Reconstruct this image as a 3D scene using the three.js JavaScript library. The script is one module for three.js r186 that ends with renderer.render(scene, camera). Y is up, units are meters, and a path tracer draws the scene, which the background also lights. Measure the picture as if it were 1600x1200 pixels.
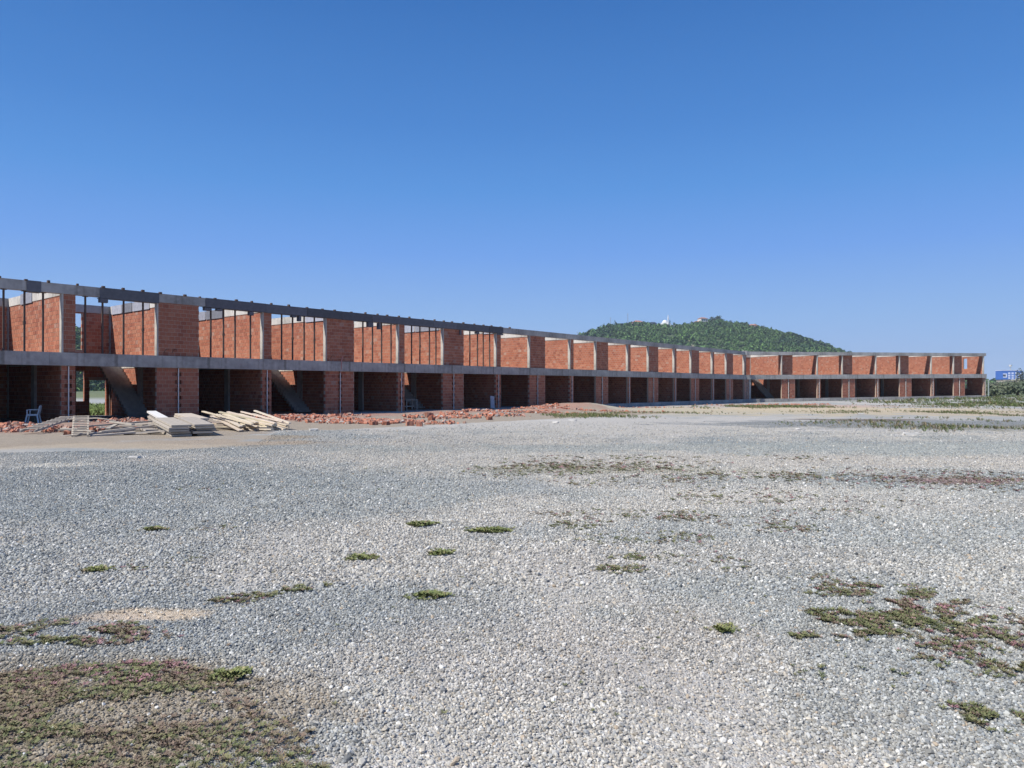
import * as THREE from 'three';
import { mergeGeometries } from 'three/addons/utils/BufferGeometryUtils.js';

// ---------------------------------------------------------------- camera, sky, sun, exposure
const FPX = 1110, EYE = 1.6, HORIZON = 604;               // focal length in photo pixels, eye height, horizon row
const scene = new THREE.Scene();
const camera = new THREE.PerspectiveCamera(2 * Math.atan(600 / FPX) * 180 / Math.PI, 4 / 3, 0.1, 9000);
camera.position.set(0, EYE, 0);
camera.rotation.x = Math.atan((HORIZON - 600) / FPX);
scene.add(camera);

const renderer = new THREE.WebGLRenderer({ antialias: true });
renderer.toneMapping = THREE.LinearToneMapping;
renderer.toneMappingExposure = 1.22;
renderer.shadowMap.enabled = true;

function smooth(a, b, x) { const t = Math.min(1, Math.max(0, (x - a) / (b - a))); return t * t * (3 - 2 * t); }
function lerp(a, b, t) { return a + (b - a) * t; }
{ // clear spring sky, colour by height above the horizon only
  const W = 256, Hh = 512, data = new Float32Array(W * Hh * 4);
  const stops = [[-90, .20, .22, .24], [-0.5, .30, .38, .50], [0, .32, .445, .675], [5.3, .232, .395, .685], [10.4, .142, .308, .69], [15.3, .088, .255, .61], [20, .062, .203, .53], [28.6, .036, .142, .415], [45, .03, .11, .34], [90, .024, .085, .28]];
  for (let j = 0; j < Hh; j++) {
    const e = (j + .5) / Hh * 180 - 90;
    let k = 0; while (k < stops.length - 2 && e > stops[k + 1][0]) k++;
    const t = Math.min(1, Math.max(0, (e - stops[k][0]) / (stops[k + 1][0] - stops[k][0])));
    for (let i = 0; i < W; i++) { const o = (j * W + i) * 4; for (let c = 0; c < 3; c++) data[o + c] = lerp(stops[k][c + 1], stops[k + 1][c + 1], t); data[o + 3] = 1; }
  }
  const sky = new THREE.DataTexture(data, W, Hh, THREE.RGBAFormat, THREE.FloatType);
  sky.mapping = THREE.EquirectangularReflectionMapping; sky.magFilter = THREE.LinearFilter; sky.minFilter = THREE.LinearFilter; sky.needsUpdate = true;
  scene.background = sky; scene.environment = sky;
}
const SUN_EL = 50 * Math.PI / 180, SUN_H = [-0.847, -0.532];   // towards the sun: x, forward
const sun = new THREE.DirectionalLight(new THREE.Color(1, .95, .87), 5.0);
sun.position.set(SUN_H[0] * Math.cos(SUN_EL) * 300, Math.sin(SUN_EL) * 300, -SUN_H[1] * Math.cos(SUN_EL) * 300);
sun.castShadow = true; sun.shadow.mapSize.set(4096, 4096);
Object.assign(sun.shadow.camera, { left: -120, right: 120, top: 120, bottom: -120, near: 1, far: 900 });
scene.add(sun); scene.add(sun.target);
scene.fog = new THREE.FogExp2(new THREE.Color(.72, .84, 1), 0.00016);

// ---------------------------------------------------------------- helpers
function rngOf(a) { return () => { a |= 0; a = a + 0x6D2B79F5 | 0; let t = Math.imul(a ^ a >>> 15, 1 | a); t = t + Math.imul(t ^ t >>> 7, 61 | t) ^ t; return ((t ^ t >>> 14) >>> 0) / 4294967296; }; }
const rnd = rngOf(77);
function hash2(i, j) { let h = Math.imul(i, 374761393) + Math.imul(j, 668265263) | 0; h = Math.imul(h ^ h >>> 13, 1274126177); return ((h ^ h >>> 16) >>> 0) / 4294967296; }
function vnoise(x, y) { const i = Math.floor(x), j = Math.floor(y), a = x - i, b = y - j, u = a * a * (3 - 2 * a), v = b * b * (3 - 2 * b); return lerp(lerp(hash2(i, j), hash2(i + 1, j), u), lerp(hash2(i, j + 1), hash2(i + 1, j + 1), u), v); }
function fbm(x, y, o = 4) { let s = 0, a = .5, n = 0; for (let k = 0; k < o; k++) { s += a * vnoise(x, y); n += a; x = x * 2.03 + 17.1; y = y * 2.03 + 5.7; a *= .5; } return s / n; }
const C3 = (r, g, b) => new THREE.Color().setRGB(r, g, b);
const used = new Map();
function numbered(n) { const k = used.get(n) || 0; used.set(n, k + 1); return k ? `${n}_${String(k).padStart(3, '0')}` : n; }
function tag(o, label, category, group, kind) { o.userData = { label, category }; if (group) o.userData.group = group; if (kind) o.userData.kind = kind; return o; }
function top(o) { o.name = numbered(o.name); scene.add(o); o.traverse(c => { c.castShadow = c.receiveShadow = true; }); return o; }

class MB { // collects quads and boxes, builds one mesh
  constructor() { this.p = []; this.n = []; this.uv = []; this.c = []; this.i = []; }
  quad(a, b, c, d, col = [1, 1, 1], uv = null) {
    const k = this.p.length / 3, ux = b[0] - a[0], uy = b[1] - a[1], uz = b[2] - a[2], vx = d[0] - a[0], vy = d[1] - a[1], vz = d[2] - a[2];
    let nx = uy * vz - uz * vy, ny = uz * vx - ux * vz, nz = ux * vy - uy * vx; const l = Math.hypot(nx, ny, nz) || 1; nx /= l; ny /= l; nz /= l;
    for (const q of [a, b, c, d]) { this.p.push(q[0], q[1], q[2]); this.n.push(nx, ny, nz); this.c.push(col[0], col[1], col[2]); }
    if (uv) this.uv.push(...uv);
    else { const ax = Math.abs(nx), ay = Math.abs(ny), az = Math.abs(nz); for (const q of [a, b, c, d]) { if (ay > ax && ay > az) this.uv.push(q[0], q[2]); else if (ax > az) this.uv.push(q[2], q[1]); else this.uv.push(q[0], q[1]); } }
    this.i.push(k, k + 1, k + 2, k, k + 2, k + 3); return this;
  }
  box(x0, x1, y0, y1, z0, z1, col = [1, 1, 1], m = null) {
    const v = [[x0, y0, z0], [x1, y0, z0], [x1, y1, z0], [x0, y1, z0], [x0, y0, z1], [x1, y0, z1], [x1, y1, z1], [x0, y1, z1]].map(q => { if (!m) return q; const w = new THREE.Vector3(...q).applyMatrix4(m); return [w.x, w.y, w.z]; });
    this.quad(v[4], v[5], v[6], v[7], col); this.quad(v[1], v[0], v[3], v[2], col); this.quad(v[5], v[1], v[2], v[6], col); this.quad(v[0], v[4], v[7], v[3], col); this.quad(v[7], v[6], v[2], v[3], col); this.quad(v[0], v[1], v[5], v[4], col); return this;
  }
  slab2(axis, u0, u1, y0, y1, w0, w1, col) { // only the two broad faces of a brick
    if (axis === 'x') { this.quad([u0, y0, w1], [u1, y0, w1], [u1, y1, w1], [u0, y1, w1], col); this.quad([u1, y0, w0], [u0, y0, w0], [u0, y1, w0], [u1, y1, w0], col); }
    else { this.quad([w1, y0, u1], [w1, y0, u0], [w1, y1, u0], [w1, y1, u1], col); this.quad([w0, y0, u0], [w0, y0, u1], [w0, y1, u1], [w0, y1, u0], col); }
  }
  geo(shear = 0) {
    const g = new THREE.BufferGeometry(), p = new Float32Array(this.p);
    if (shear) for (let k = 0; k < p.length; k += 3) p[k + 1] += shear * p[k];
    g.setAttribute('position', new THREE.BufferAttribute(p, 3)); g.setAttribute('normal', new THREE.BufferAttribute(new Float32Array(this.n), 3));
    g.setAttribute('uv', new THREE.BufferAttribute(new Float32Array(this.uv), 2)); g.setAttribute('color', new THREE.BufferAttribute(new Float32Array(this.c), 3)); g.setIndex(this.i); return g;
  }
  build(name, mat, parent, shear = 0) { const m = new THREE.Mesh(this.geo(shear), mat); m.name = name; m.castShadow = m.receiveShadow = true; if (parent) parent.add(m); return m; }
}
function dataTex(size, fn, rep, srgb = false) {
  const d = new Uint8Array(size * size * 4);
  for (let j = 0; j < size; j++) for (let i = 0; i < size; i++) { const c = fn(i / size, j / size, i, j), o = (j * size + i) * 4; d[o] = Math.max(0, Math.min(255, c[0] * 255)); d[o + 1] = Math.max(0, Math.min(255, c[1] * 255)); d[o + 2] = Math.max(0, Math.min(255, c[2] * 255)); d[o + 3] = 255; }
  const t = new THREE.DataTexture(d, size, size); t.wrapS = t.wrapT = THREE.RepeatWrapping; t.magFilter = THREE.LinearFilter; t.minFilter = THREE.LinearMipmapLinearFilter; t.generateMipmaps = true; t.repeat.set(rep, rep); if (srgb) t.colorSpace = THREE.SRGBColorSpace; t.needsUpdate = true; return t;
}
function tnoise(u, v, f, seed) { // tileable value noise
  const x = u * f, y = v * f, i = Math.floor(x), j = Math.floor(y), a = x - i, b = y - j, s = a * a * (3 - 2 * a), t = b * b * (3 - 2 * b), w = k => ((k % f) + f) % f;
  return lerp(lerp(hash2(w(i) + seed, w(j)), hash2(w(i + 1) + seed, w(j)), s), lerp(hash2(w(i) + seed, w(j + 1)), hash2(w(i + 1) + seed, w(j + 1)), s), t);
}
const tf = (u, v, f, s) => .5 * tnoise(u, v, f, s) + .28 * tnoise(u, v, f * 2, s + 9) + .14 * tnoise(u, v, f * 4, s + 19) + .08 * tnoise(u, v, f * 8, s + 29);

// ---------------------------------------------------------------- materials
const concreteMap = dataTex(512, (u, v) => { const a = tf(u, v, 4, 3), b = tf(u, v, 32, 61), st = Math.pow(tf(u, v * .25 + .1, 12, 200), 3); const dr = Math.pow(tnoise(u, v * 0 + .5, 48, 333), 4) * smooth(.2, .7, tnoise(u, v, 6, 71)); const k = .72 + .5 * (a - .5) + .3 * (b - .5) - .25 * st - .28 * dr; return [k, k * (.985 - .03 * dr), k * (.955 - .06 * dr)]; }, .22);
const concreteBump = dataTex(256, (u, v) => { const b = tf(u, v, 32, 7); return [b, b, b]; }, .6);
const woodMap = dataTex(256, (u, v) => { const g = .6 * tnoise(u, v * 1, 4, 5) + .4 * hash2(Math.floor(v * 64), 3); const k = .66 + .3 * (.6 * tnoise(u, v, 8, 41) + .4 * hash2(Math.floor(v * 48), 8)) + .1 * g; return [k, k * .98, k * .95]; }, 1.3);
const fleck = dataTex(256, (u, v) => { const k = .80 + .28 * (tf(u, v, 16, 31) - .5) + .3 * (tf(u, v, 64, 91) - .5); return [k, k, k]; }, 1.1);
const std = (o) => new THREE.MeshStandardMaterial({ roughness: .9, metalness: 0, ...o });
const M = {
  concrete: std({ color: C3(.52, .505, .49), map: concreteMap, bumpMap: concreteBump, bumpScale: .006, vertexColors: true }),
  mortar: std({ color: C3(.50, .39, .31), map: fleck }),
  brick: std({ color: C3(.95, .83, .74), map: fleck, vertexColors: true, roughness: .88 }),
  form: std({ color: C3(.12, .125, .145), map: woodMap, vertexColors: true, roughness: .75 }),
  prop: std({ color: C3(.10, .07, .06), map: woodMap }),
  pipe: std({ color: C3(.74, .71, .68), roughness: .5 }),
  steel: std({ color: C3(.12, .08, .06), roughness: .7, metalness: .3 }),
  woodNew: std({ color: C3(.62, .55, .45), map: woodMap, vertexColors: true }),
  woodGrey: std({ color: C3(.41, .375, .335), map: woodMap, vertexColors: true }),
  woodWhite: std({ color: C3(.78, .76, .73), map: fleck }),
  plastic: std({ color: C3(.72, .73, .74), roughness: .42 }),
  leaf: std({ vertexColors: true, roughness: .8, side: THREE.DoubleSide }),
  stone: std({ roughness: .92 }),
};
const brickPal = [[.47, .195, .125], [.455, .182, .115], [.49, .21, .138], [.425, .165, .105], [.475, .205, .14], [.52, .245, .165], [.375, .14, .092]];
const brickMats = brickPal.map(c => std({ color: C3(c[0] * .95, c[1] * .83, c[2] * .74), map: fleck, roughness: .88 }));
function brickCol(r) { const a = brickPal[Math.floor(Math.pow(r(), 1.25) * brickPal.length)], k = .90 + .20 * r(), m = r() < .05 ? .25 + .4 * r() : 0; return [lerp(a[0] * k, .50, m), lerp(a[1] * k, .40, m), lerp(a[2] * k, .36, m)]; }

// ---------------------------------------------------------------- the site plan: two straight wings meeting at an open angle (x, forward)
const P0 = [-21.84, 30.303], CN = [30.805, 93.939], D1 = [.63743, .77051], N1 = [.77051, -.63743], D2 = [.95555, .29483], N2 = [.29483, -.95555];
const FLOOR = -.07, RISE = .0085;
const sw1 = (x, F) => [(x - P0[0]) * D1[0] + (F - P0[1]) * D1[1], (x - P0[0]) * N1[0] + (F - P0[1]) * N1[1]];
const sw2 = (x, F) => [(x - CN[0]) * D2[0] + (F - CN[1]) * D2[1], (x - CN[0]) * N2[0] + (F - CN[1]) * N2[1]];
const at1 = (s, w) => [P0[0] + D1[0] * s + N1[0] * w, P0[1] + D1[1] * s + N1[1] * w];
function H(x, F) { // height of the ground
  const [s, w] = sw1(x, F), [s2, w2] = sw2(x, F), r = Math.hypot(x, F);
  let h = F > 0 ? -.5 * smooth(14, 95, F) : 0;
  h += .04 * (fbm(x * .25, F * .25, 3) - .5) * smooth(2, 8, r);
  if (s2 > 0 && w2 < 30) h += Math.min(s2, 42) * RISE * smooth(30, 4, w2) * smooth(-2, 10, s2) * smooth(130, 60, s2);
  const strip = smooth(.9, 3.2, w) * smooth(10.5, 6, w) * smooth(46, 36, s) * smooth(-14, -8, s);
  if (strip > 0) {
    const lump = fbm(s * .35, w * .5, 3), heap = (c, k) => Math.exp(-(((s - c) / k) ** 2));
    h += strip * smooth(s < 12 ? 5.5 : 30, s < 12 ? 3.0 : 20, w) * (.02 + .22 * lump * (s > 10 ? .8 : 1) + .52 * heap(37.5, 3.2) * smooth(8, 5, w) + .05 * heap(15, 3) + .08 * heap(24, 3) + .10 * heap(31, 2));
  }
  const in1 = s > -14 && s < 83.5 && w < .6 && w > -9.5, in2 = s2 > -.5 && s2 < 42.6 && w2 < .6 && w2 > -9.5;
  if (in1) h = Math.min(h, FLOOR - .12 - .35 * smooth(.5, -.1, w));
  if (in2) h = Math.min(h, FLOOR - .3 + RISE * Math.min(42, Math.max(0, s2)));
  return h;
}
function gp(px, py, lift = 0) { // the ground point that a feature of the photograph stands on (used once, for a survey of the site)
  const g = (py - HORIZON) / FPX; let F = EYE / g;
  for (let k = 0; k < 8; k++) F = lerp(F, Math.min(400, (EYE - H((px - 800) / FPX * F, F) - lift) / g), .7);
  return [(px - 800) / FPX * F, F];
}
function put(o, x, F, y = null, ry = 0) { o.position.set(x, y === null ? H(x, F) : y, -F); o.rotation.y = ry; return o; }

// ground colours: patches of sand, dirt, dust, damp soil where the photograph shows them
const GREY = [.335, .345, .333], BEIGE = [.468, .446, .405];
const patches = [];
function patch(px, py, rx, rf, col, k = 1, edge = .9, turn = 0) { const [x, F] = gp(px, py); patches.push({ x, F, rx, rf, col, k, edge, c: Math.cos(turn), s: Math.sin(turn) }); }
patch(900, 1120, 1.0, 1.3, BEIGE, .85); patch(800, 1000, 1.1, .9, [.43, .41, .38], .75); patch(1060, 1010, .8, .9, [.42, .395, .36], .55);
patch(620, 850, 2.8, 1.5, BEIGE, .7); patch(800, 790, 4.5, 2.5, BEIGE, .85); patch(560, 800, 3, 1.8, BEIGE, .45); patch(900, 715, 8, 4.5, BEIGE, .85); patch(700, 690, 6, 4, [.42, .395, .355], .6);
patch(1160, 870, 1.8, 1.0, [.41, .39, .36], .5); patch(1080, 662, 18, 10, BEIGE, .95); patch(1500, 720, 9, 2.2, [.42, .40, .37], .6); patch(1260, 720, 9, 1.6, [.44, .415, .375], .6); patch(1500, 790, 4, 1.2, [.40, .385, .36], .4);
patch(1450, 700, 16, 2.2, [.315, .34, .332], .7); patch(300, 770, 6, 3, [.31, .328, .322], .8); patch(450, 960, 1.5, .8, [.30, .316, .312], .7); patch(1300, 820, 4, 1.3, [.312, .328, .322], .6);
patch(1460, 662, 12, 4.5, [.20, .215, .215], .85); patch(1340, 656, 4, 1.6, [.12, .09, .07], .8); patch(1570, 668, 6, 2.4, [.21, .21, .18], .7);
patch(235, 960, .42, .16, [.52, .43, .32], .95); patch(170, 965, .35, .12, [.46, .38, .30], .7); patch(215, 1095, .22, .12, [.44, .38, .30], .8); patch(165, 1165, .22, .14, [.44, .37, .28], .8); patch(90, 1110, 1.3, .75, [.29, .25, .19], .8); patch(330, 1100, .6, .5, [.33, .285, .225], .75); patch(-250, 1120, 1.4, .8, [.29, .25, .19], .8);
patch(90, 727, .9, .5, [.60, .57, .50], .8); patch(300, 691, 4.0, 1.6, [.36, .29, .215], .9); patch(160, 697, 4.5, 1.2, [.42, .35, .26], .9); patch(390, 683, 2.5, 1.0, [.36, .30, .225], .8);
patch(1300, 641, 20, 15, [.52, .425, .28], .95); patch(1480, 645, 12, 9, [.46, .39, .28], .8); patch(1240, 634, 12, 9, [.50, .34, .25], .7); patch(1010, 643, 14, 10, [.45, .40, .29], .8); patch(1560, 632, 8, 8, [.22, .23, .12], .8);
patch(1515, 752, 1.4, .6, [.20, .12, .11], .7); patch(920, 733, 3.0, .8, [.27, .26, .20], .55); patch(1330, 975, .5, .25, [.26, .25, .21], .4); patch(850, 657, 1.8, .35, [.58, .56, .53], .7); patch(1370, 672, 2.5, 1.2, [.43, .42, .40], .8);
for (const [px, py] of [[1268, 673], [1190, 655], [1425, 680]]) patch(px, py, 1.4, .35, [.55, .53, .50], .7);
const boundary = [[-400, 712], [0, 706], [120, 704], [250, 703], [340, 697], [395, 690], [430, 672], [560, 671], [640, 671], [760, 660], [860, 655], [1000, 650], [1150, 645]].map(q => sw1(...gp(...q))); // outer edge of the dirt strip
function dirtEdge(s) { for (let k = 0; k < boundary.length - 1; k++) if (s < boundary[k + 1][0]) return lerp(boundary[k][1], boundary[k + 1][1], Math.max(0, (s - boundary[k][0]) / (boundary[k + 1][0] - boundary[k][0]))); return 4; }
const lanes = [[[905, 1400], [880, 1150], [800, 1000], [700, 870], [700, 790], [860, 715], [1040, 672], [1150, 652]], [[640, 1000], [560, 880], [600, 790], [780, 715], [960, 672]], [[1700, 735], [1500, 722], [1250, 720], [1050, 700], [900, 690]]].map(l => l.map(q => gp(...q)));
function lane(x, F) { // worn, dusty wheel lanes across the yard
  let d = 9; for (const l of lanes) for (let k = 0; k < l.length - 1; k++) { const [ax, aF] = l[k], bx = l[k + 1][0] - ax, bF = l[k + 1][1] - aF, u = Math.max(0, Math.min(1, ((x - ax) * bx + (F - aF) * bF) / (bx * bx + bF * bF))); d = Math.min(d, Math.hypot(x - ax - u * bx, F - aF - u * bF)); }
  return d > 2.2 ? 0 : (smooth(.75, .15, Math.abs(d - .85)) * .8 + .35 * smooth(1.9, .6, d)) * smooth(.28, .55, fbm(x * 1.3 + 5, F * 1.1, 4));
}
function tint(x, F, out) {
  const r = Math.hypot(x, F);
  let k = .50 * smooth(.42, .62, fbm(x * .16 + 3, F * .10 + 8, 4)) + .40 * smooth(.42, .66, fbm(x * .8, F * .65 + 40, 4)) - .35 * smooth(.50, .68, fbm(x * .5 + 90, F * .4 + 11, 4)), c0 = lerp(GREY[0], BEIGE[0], k), c1 = lerp(GREY[1], BEIGE[1], k), c2 = lerp(GREY[2], BEIGE[2], k);
  const ln = F > 1 && F < 70 ? .62 * Math.min(1, lane(x, F)) : 0; c0 = lerp(c0, .50, ln); c1 = lerp(c1, .472, ln); c2 = lerp(c2, .425, ln);
  const edge = (fbm(x * .9 + 11, F * .9, 4) - .5) * 1.5, edge2 = (fbm(x * 4 + 1, F * 4 + 6, 3) - .5) * .8;
  for (const p of patches) {
    const dx = x - p.x, dF = F - p.F; if (Math.abs(dx) > p.rx * 2 + 1 || Math.abs(dF) > p.rf * 2 + 1) continue;
    const q = Math.hypot((dx * p.c + dF * p.s) / p.rx, (dF * p.c - dx * p.s) / p.rf) + (p.rx > 1.3 ? edge : edge2) * p.edge, t = p.k * (1 - smooth(.55, 1.15, q));
    if (t > 0) { c0 = lerp(c0, p.col[0], t); c1 = lerp(c1, p.col[1], t); c2 = lerp(c2, p.col[2], t); }
  }
  const [s, w] = sw1(x, F);
  if (s > -20 && s < 84 && w < 14 && w > -20) { // bare earth along the left wing, with brick dust
    const de = dirtEdge(s), t = smooth(de + .5, de - .5, w + edge * 1.2) * smooth(60, 34, s + edge * 8) * .92, red = smooth(.30, .52, fbm(s * .4, w * .7 + 3, 3)) * smooth(9, 5.5, w + edge) * smooth(-12, 4, s);
    const e = lerp(.335, .36, red), f = lerp(.28, .20, red), g = lerp(.215, .148, red);
    c0 = lerp(c0, e, t); c1 = lerp(c1, f, t); c2 = lerp(c2, g, t);
  }
  if (r > 120 || F < -40) { const t = F < -40 ? smooth(-40, -80, F) : smooth(120, 170, r), n = fbm(x * .03, F * .03, 3); c0 = lerp(c0, .10 + .06 * n, t); c1 = lerp(c1, .13 + .05 * n, t); c2 = lerp(c2, .06 + .02 * n, t); }
  const j = .93 + .14 * fbm(x * 3.1, F * 3.1, 2);
  out[0] = c0 * j; out[1] = c1 * j; out[2] = c2 * j; return out;
}

// ---------------------------------------------------------------- ground
{
  // worley gravel tile: albedo relative to 1 stored at 0.4, and height
  const S = 1024, G = 190, cx = new Float32Array(G * G), cy = new Float32Array(G * G), tone = new Float32Array(G * G), hue = new Float32Array(G * G), r = rngOf(5);
  for (let k = 0; k < G * G; k++) { cx[k] = r(); cy[k] = r(); const t = r(); tone[k] = .62 + .55 * t + (r() < .06 ? .55 : 0) - (r() < .12 ? .25 : 0); hue[k] = r() - .5; }
  const A = new Uint8Array(S * S * 4), B = new Uint8Array(S * S * 4);
  for (let j = 0; j < S; j++) for (let i = 0; i < S; i++) {
    const u = i / S * G, v = j / S * G, a = Math.floor(u), b = Math.floor(v); let d1 = 9, d2 = 9, id = 0;
    for (let y = -1; y <= 1; y++) for (let x = -1; x <= 1; x++) { const ii = (a + x + G) % G, jj = (b + y + G) % G, k = jj * G + ii, e = Math.hypot(a + x + cx[k] - u, b + y + cy[k] - v); if (e < d1) { d2 = d1; d1 = e; id = k; } else if (e < d2) d2 = e; }
    const gap = Math.min(1, (d2 - d1) * 3), h = Math.sqrt(Math.max(0, 1 - d1 * d1)) * .7 + .3 * gap, t = (.45 + .55 * tone[id]) * (.86 + .14 * gap), o = (j * S + i) * 4;
    A[o] = Math.min(255, t * (1 + .10 * hue[id]) * 102); A[o + 1] = Math.min(255, t * 102); A[o + 2] = Math.min(255, t * (1 - .12 * hue[id]) * 102); A[o + 3] = 255;
    const hh = h * gap * (.55 + .45 * hash2(id, 7)) * 255; B[o] = B[o + 1] = B[o + 2] = hh; B[o + 3] = 255;
  }
  const mk = d => { const t = new THREE.DataTexture(d, S, S); t.wrapS = t.wrapT = THREE.RepeatWrapping; t.magFilter = THREE.LinearFilter; t.minFilter = THREE.LinearMipmapLinearFilter; t.generateMipmaps = true; t.repeat.set(1 / 2.6, 1 / 2.6); t.needsUpdate = true; return t; };
  const mat = std({ map: mk(A), bumpMap: mk(B), bumpScale: .008, vertexColors: true, roughness: .95 });
  const ang = []; for (let a = -56; a <= 56.01; a += .25) ang.push(a); for (let a = 60; a < 304; a += 4) ang.push(a);
  const rad = [0]; let q = .4; while (q < 130) { rad.push(q); q *= 1.0125; } while (q < 2600) { rad.push(q); q *= 1.07; }
  const nA = ang.length, nR = rad.length, pos = new Float32Array(nA * nR * 3), uv = new Float32Array(nA * nR * 2), col = new Float32Array(nA * nR * 3), idx = [], c = [0, 0, 0];
  for (let i = 0; i < nR; i++) for (let j = 0; j < nA; j++) {
    const a = ang[j] * Math.PI / 180, x = rad[i] * Math.sin(a), F = rad[i] * Math.cos(a), o = i * nA + j; tint(x, F, c);
    pos[o * 3] = x; pos[o * 3 + 1] = H(x, F); pos[o * 3 + 2] = -F; uv[o * 2] = x; uv[o * 2 + 1] = F; for (let k = 0; k < 3; k++) col[o * 3 + k] = c[k] * 2.62;
    if (i < nR - 1) { const j2 = (j + 1) % nA, p = i * nA + j, p2 = i * nA + j2, n = p + nA, n2 = p2 + nA; idx.push(p, p2, n, p2, n2, n); }
  }
  const g = new THREE.BufferGeometry(); g.setAttribute('position', new THREE.BufferAttribute(pos, 3)); g.setAttribute('uv', new THREE.BufferAttribute(uv, 2)); g.setAttribute('color', new THREE.BufferAttribute(col, 3)); g.setIndex(idx); g.computeVertexNormals();
  const nn = g.attributes.normal; let flip = nn.getY(nA * 20) < 0; if (flip) { for (let k = 0; k < idx.length; k += 3) { const t = idx[k]; idx[k] = idx[k + 1]; idx[k + 1] = t; } g.setIndex(idx); g.computeVertexNormals(); }
  const m = new THREE.Mesh(g, mat); m.name = 'ground'; m.userData = { kind: 'structure', label: 'wide grey gravel yard with sandy and earthy patches', category: 'ground' }; m.receiveShadow = true; scene.add(m);
}

// ---------------------------------------------------------------- brick walls
const BL = .30, BH = .20, JT = .017;
const cutGeo = new Map();
// a wall in wing coordinates: along axis ('x' = along the front, 'z' = front to back), from u0 to u1, y0 to y1, faces at w0 and w1
function brickWall(wing, name, axis, u0, u1, y0, y1, w0, w1, o = {}) {
  const r = rngOf(Math.floor((u0 * 31 + y0 * 77 + w0 * 131) * 100) + (wing.seed | 0)), inset = .008, holes = o.holes || [];
  const core = new MB(), us = [u0, u1], ys = [y0, y1];
  for (const h of holes) { us.push(h[0], h[1]); ys.push(h[2], h[3]); }
  us.sort((a, b) => a - b); ys.sort((a, b) => a - b);
  const place = (mb, a, b, c, d, e, f, col) => axis === 'x' ? mb.box(a, b, c, d, e, f, col) : mb.box(e, f, c, d, a, b, col);
  for (let i = 0; i < us.length - 1; i++) for (let j = 0; j < ys.length - 1; j++) {
    if (us[i + 1] - us[i] < 1e-4 || ys[j + 1] - ys[j] < 1e-4) continue;
    const mu = (us[i] + us[i + 1]) / 2, my = (ys[j] + ys[j + 1]) / 2;
    if (!holes.some(h => mu > h[0] && mu < h[1] && my > h[2] && my < h[3])) place(core, us[i] + .003, us[i + 1] - .003, ys[j], ys[j + 1], w0 + inset, w1 - inset);
  }
  const wall = core.build(name, M.mortar, wing.g, wing.shear), mb = new MB(); let n = 0;
  for (let y = y0, cnum = 0; y < y1 - .03; y += BH, cnum++) {
    const ya = y + JT / 2, yb = Math.min(y1, y + BH) - JT / 2;
    for (let u = u0 - (cnum % 2 ? BL / 2 : 0) - (o.phase || 0); u < u1; u += BL) {
      let parts = [[Math.max(u + JT / 2, u0), Math.min(u + BL - JT / 2, u1)]];
      for (const h of holes) if (ya < h[3] - .02 && yb > h[2] + .02) parts = parts.flatMap(p => p[1] <= h[0] || p[0] >= h[1] ? [p] : [[p[0], Math.min(p[1], h[0])], [Math.max(p[0], h[1]), p[1]]]);
      for (const [a, b] of parts) {
        if (b - a < .045 || (o.skip && o.skip((a + b) / 2, cnum))) continue;
        const e = (r() - .5) * .007, col = brickCol(r);
        if (o.single) {
          const L = Math.round((b - a) * 100) / 100, hh = Math.round((yb - ya) * 1000) / 1000, key = `${L}|${hh}|${w1 - w0}`;
          if (!cutGeo.has(key)) cutGeo.set(key, new MB().box(-L / 2, L / 2, -hh / 2, hh / 2, -(w1 - w0) / 2, (w1 - w0) / 2).geo());
          const m = new THREE.Mesh(cutGeo.get(key), brickMats[Math.floor(Math.pow(r(), 1.25) * brickMats.length)]); m.name = 'brick'; m.castShadow = m.receiveShadow = true;
          m.position.set((a + b) / 2, (ya + yb) / 2, (w0 + w1) / 2 + e); wall.add(m);
        } else if (o.flat) { mb.slab2(axis, a, b, ya, yb, w0 + e, w1 + e, col); n++; }
        else { place(mb, a, b, ya, yb, w0 + e, w1 + e, col); n++; }
      }
    }
  }
  if (n) { const m = mb.build('brickwork', M.brick, wall, wing.shear); m.userData.kind = 'stuff'; }
  return wall;
}

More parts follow.
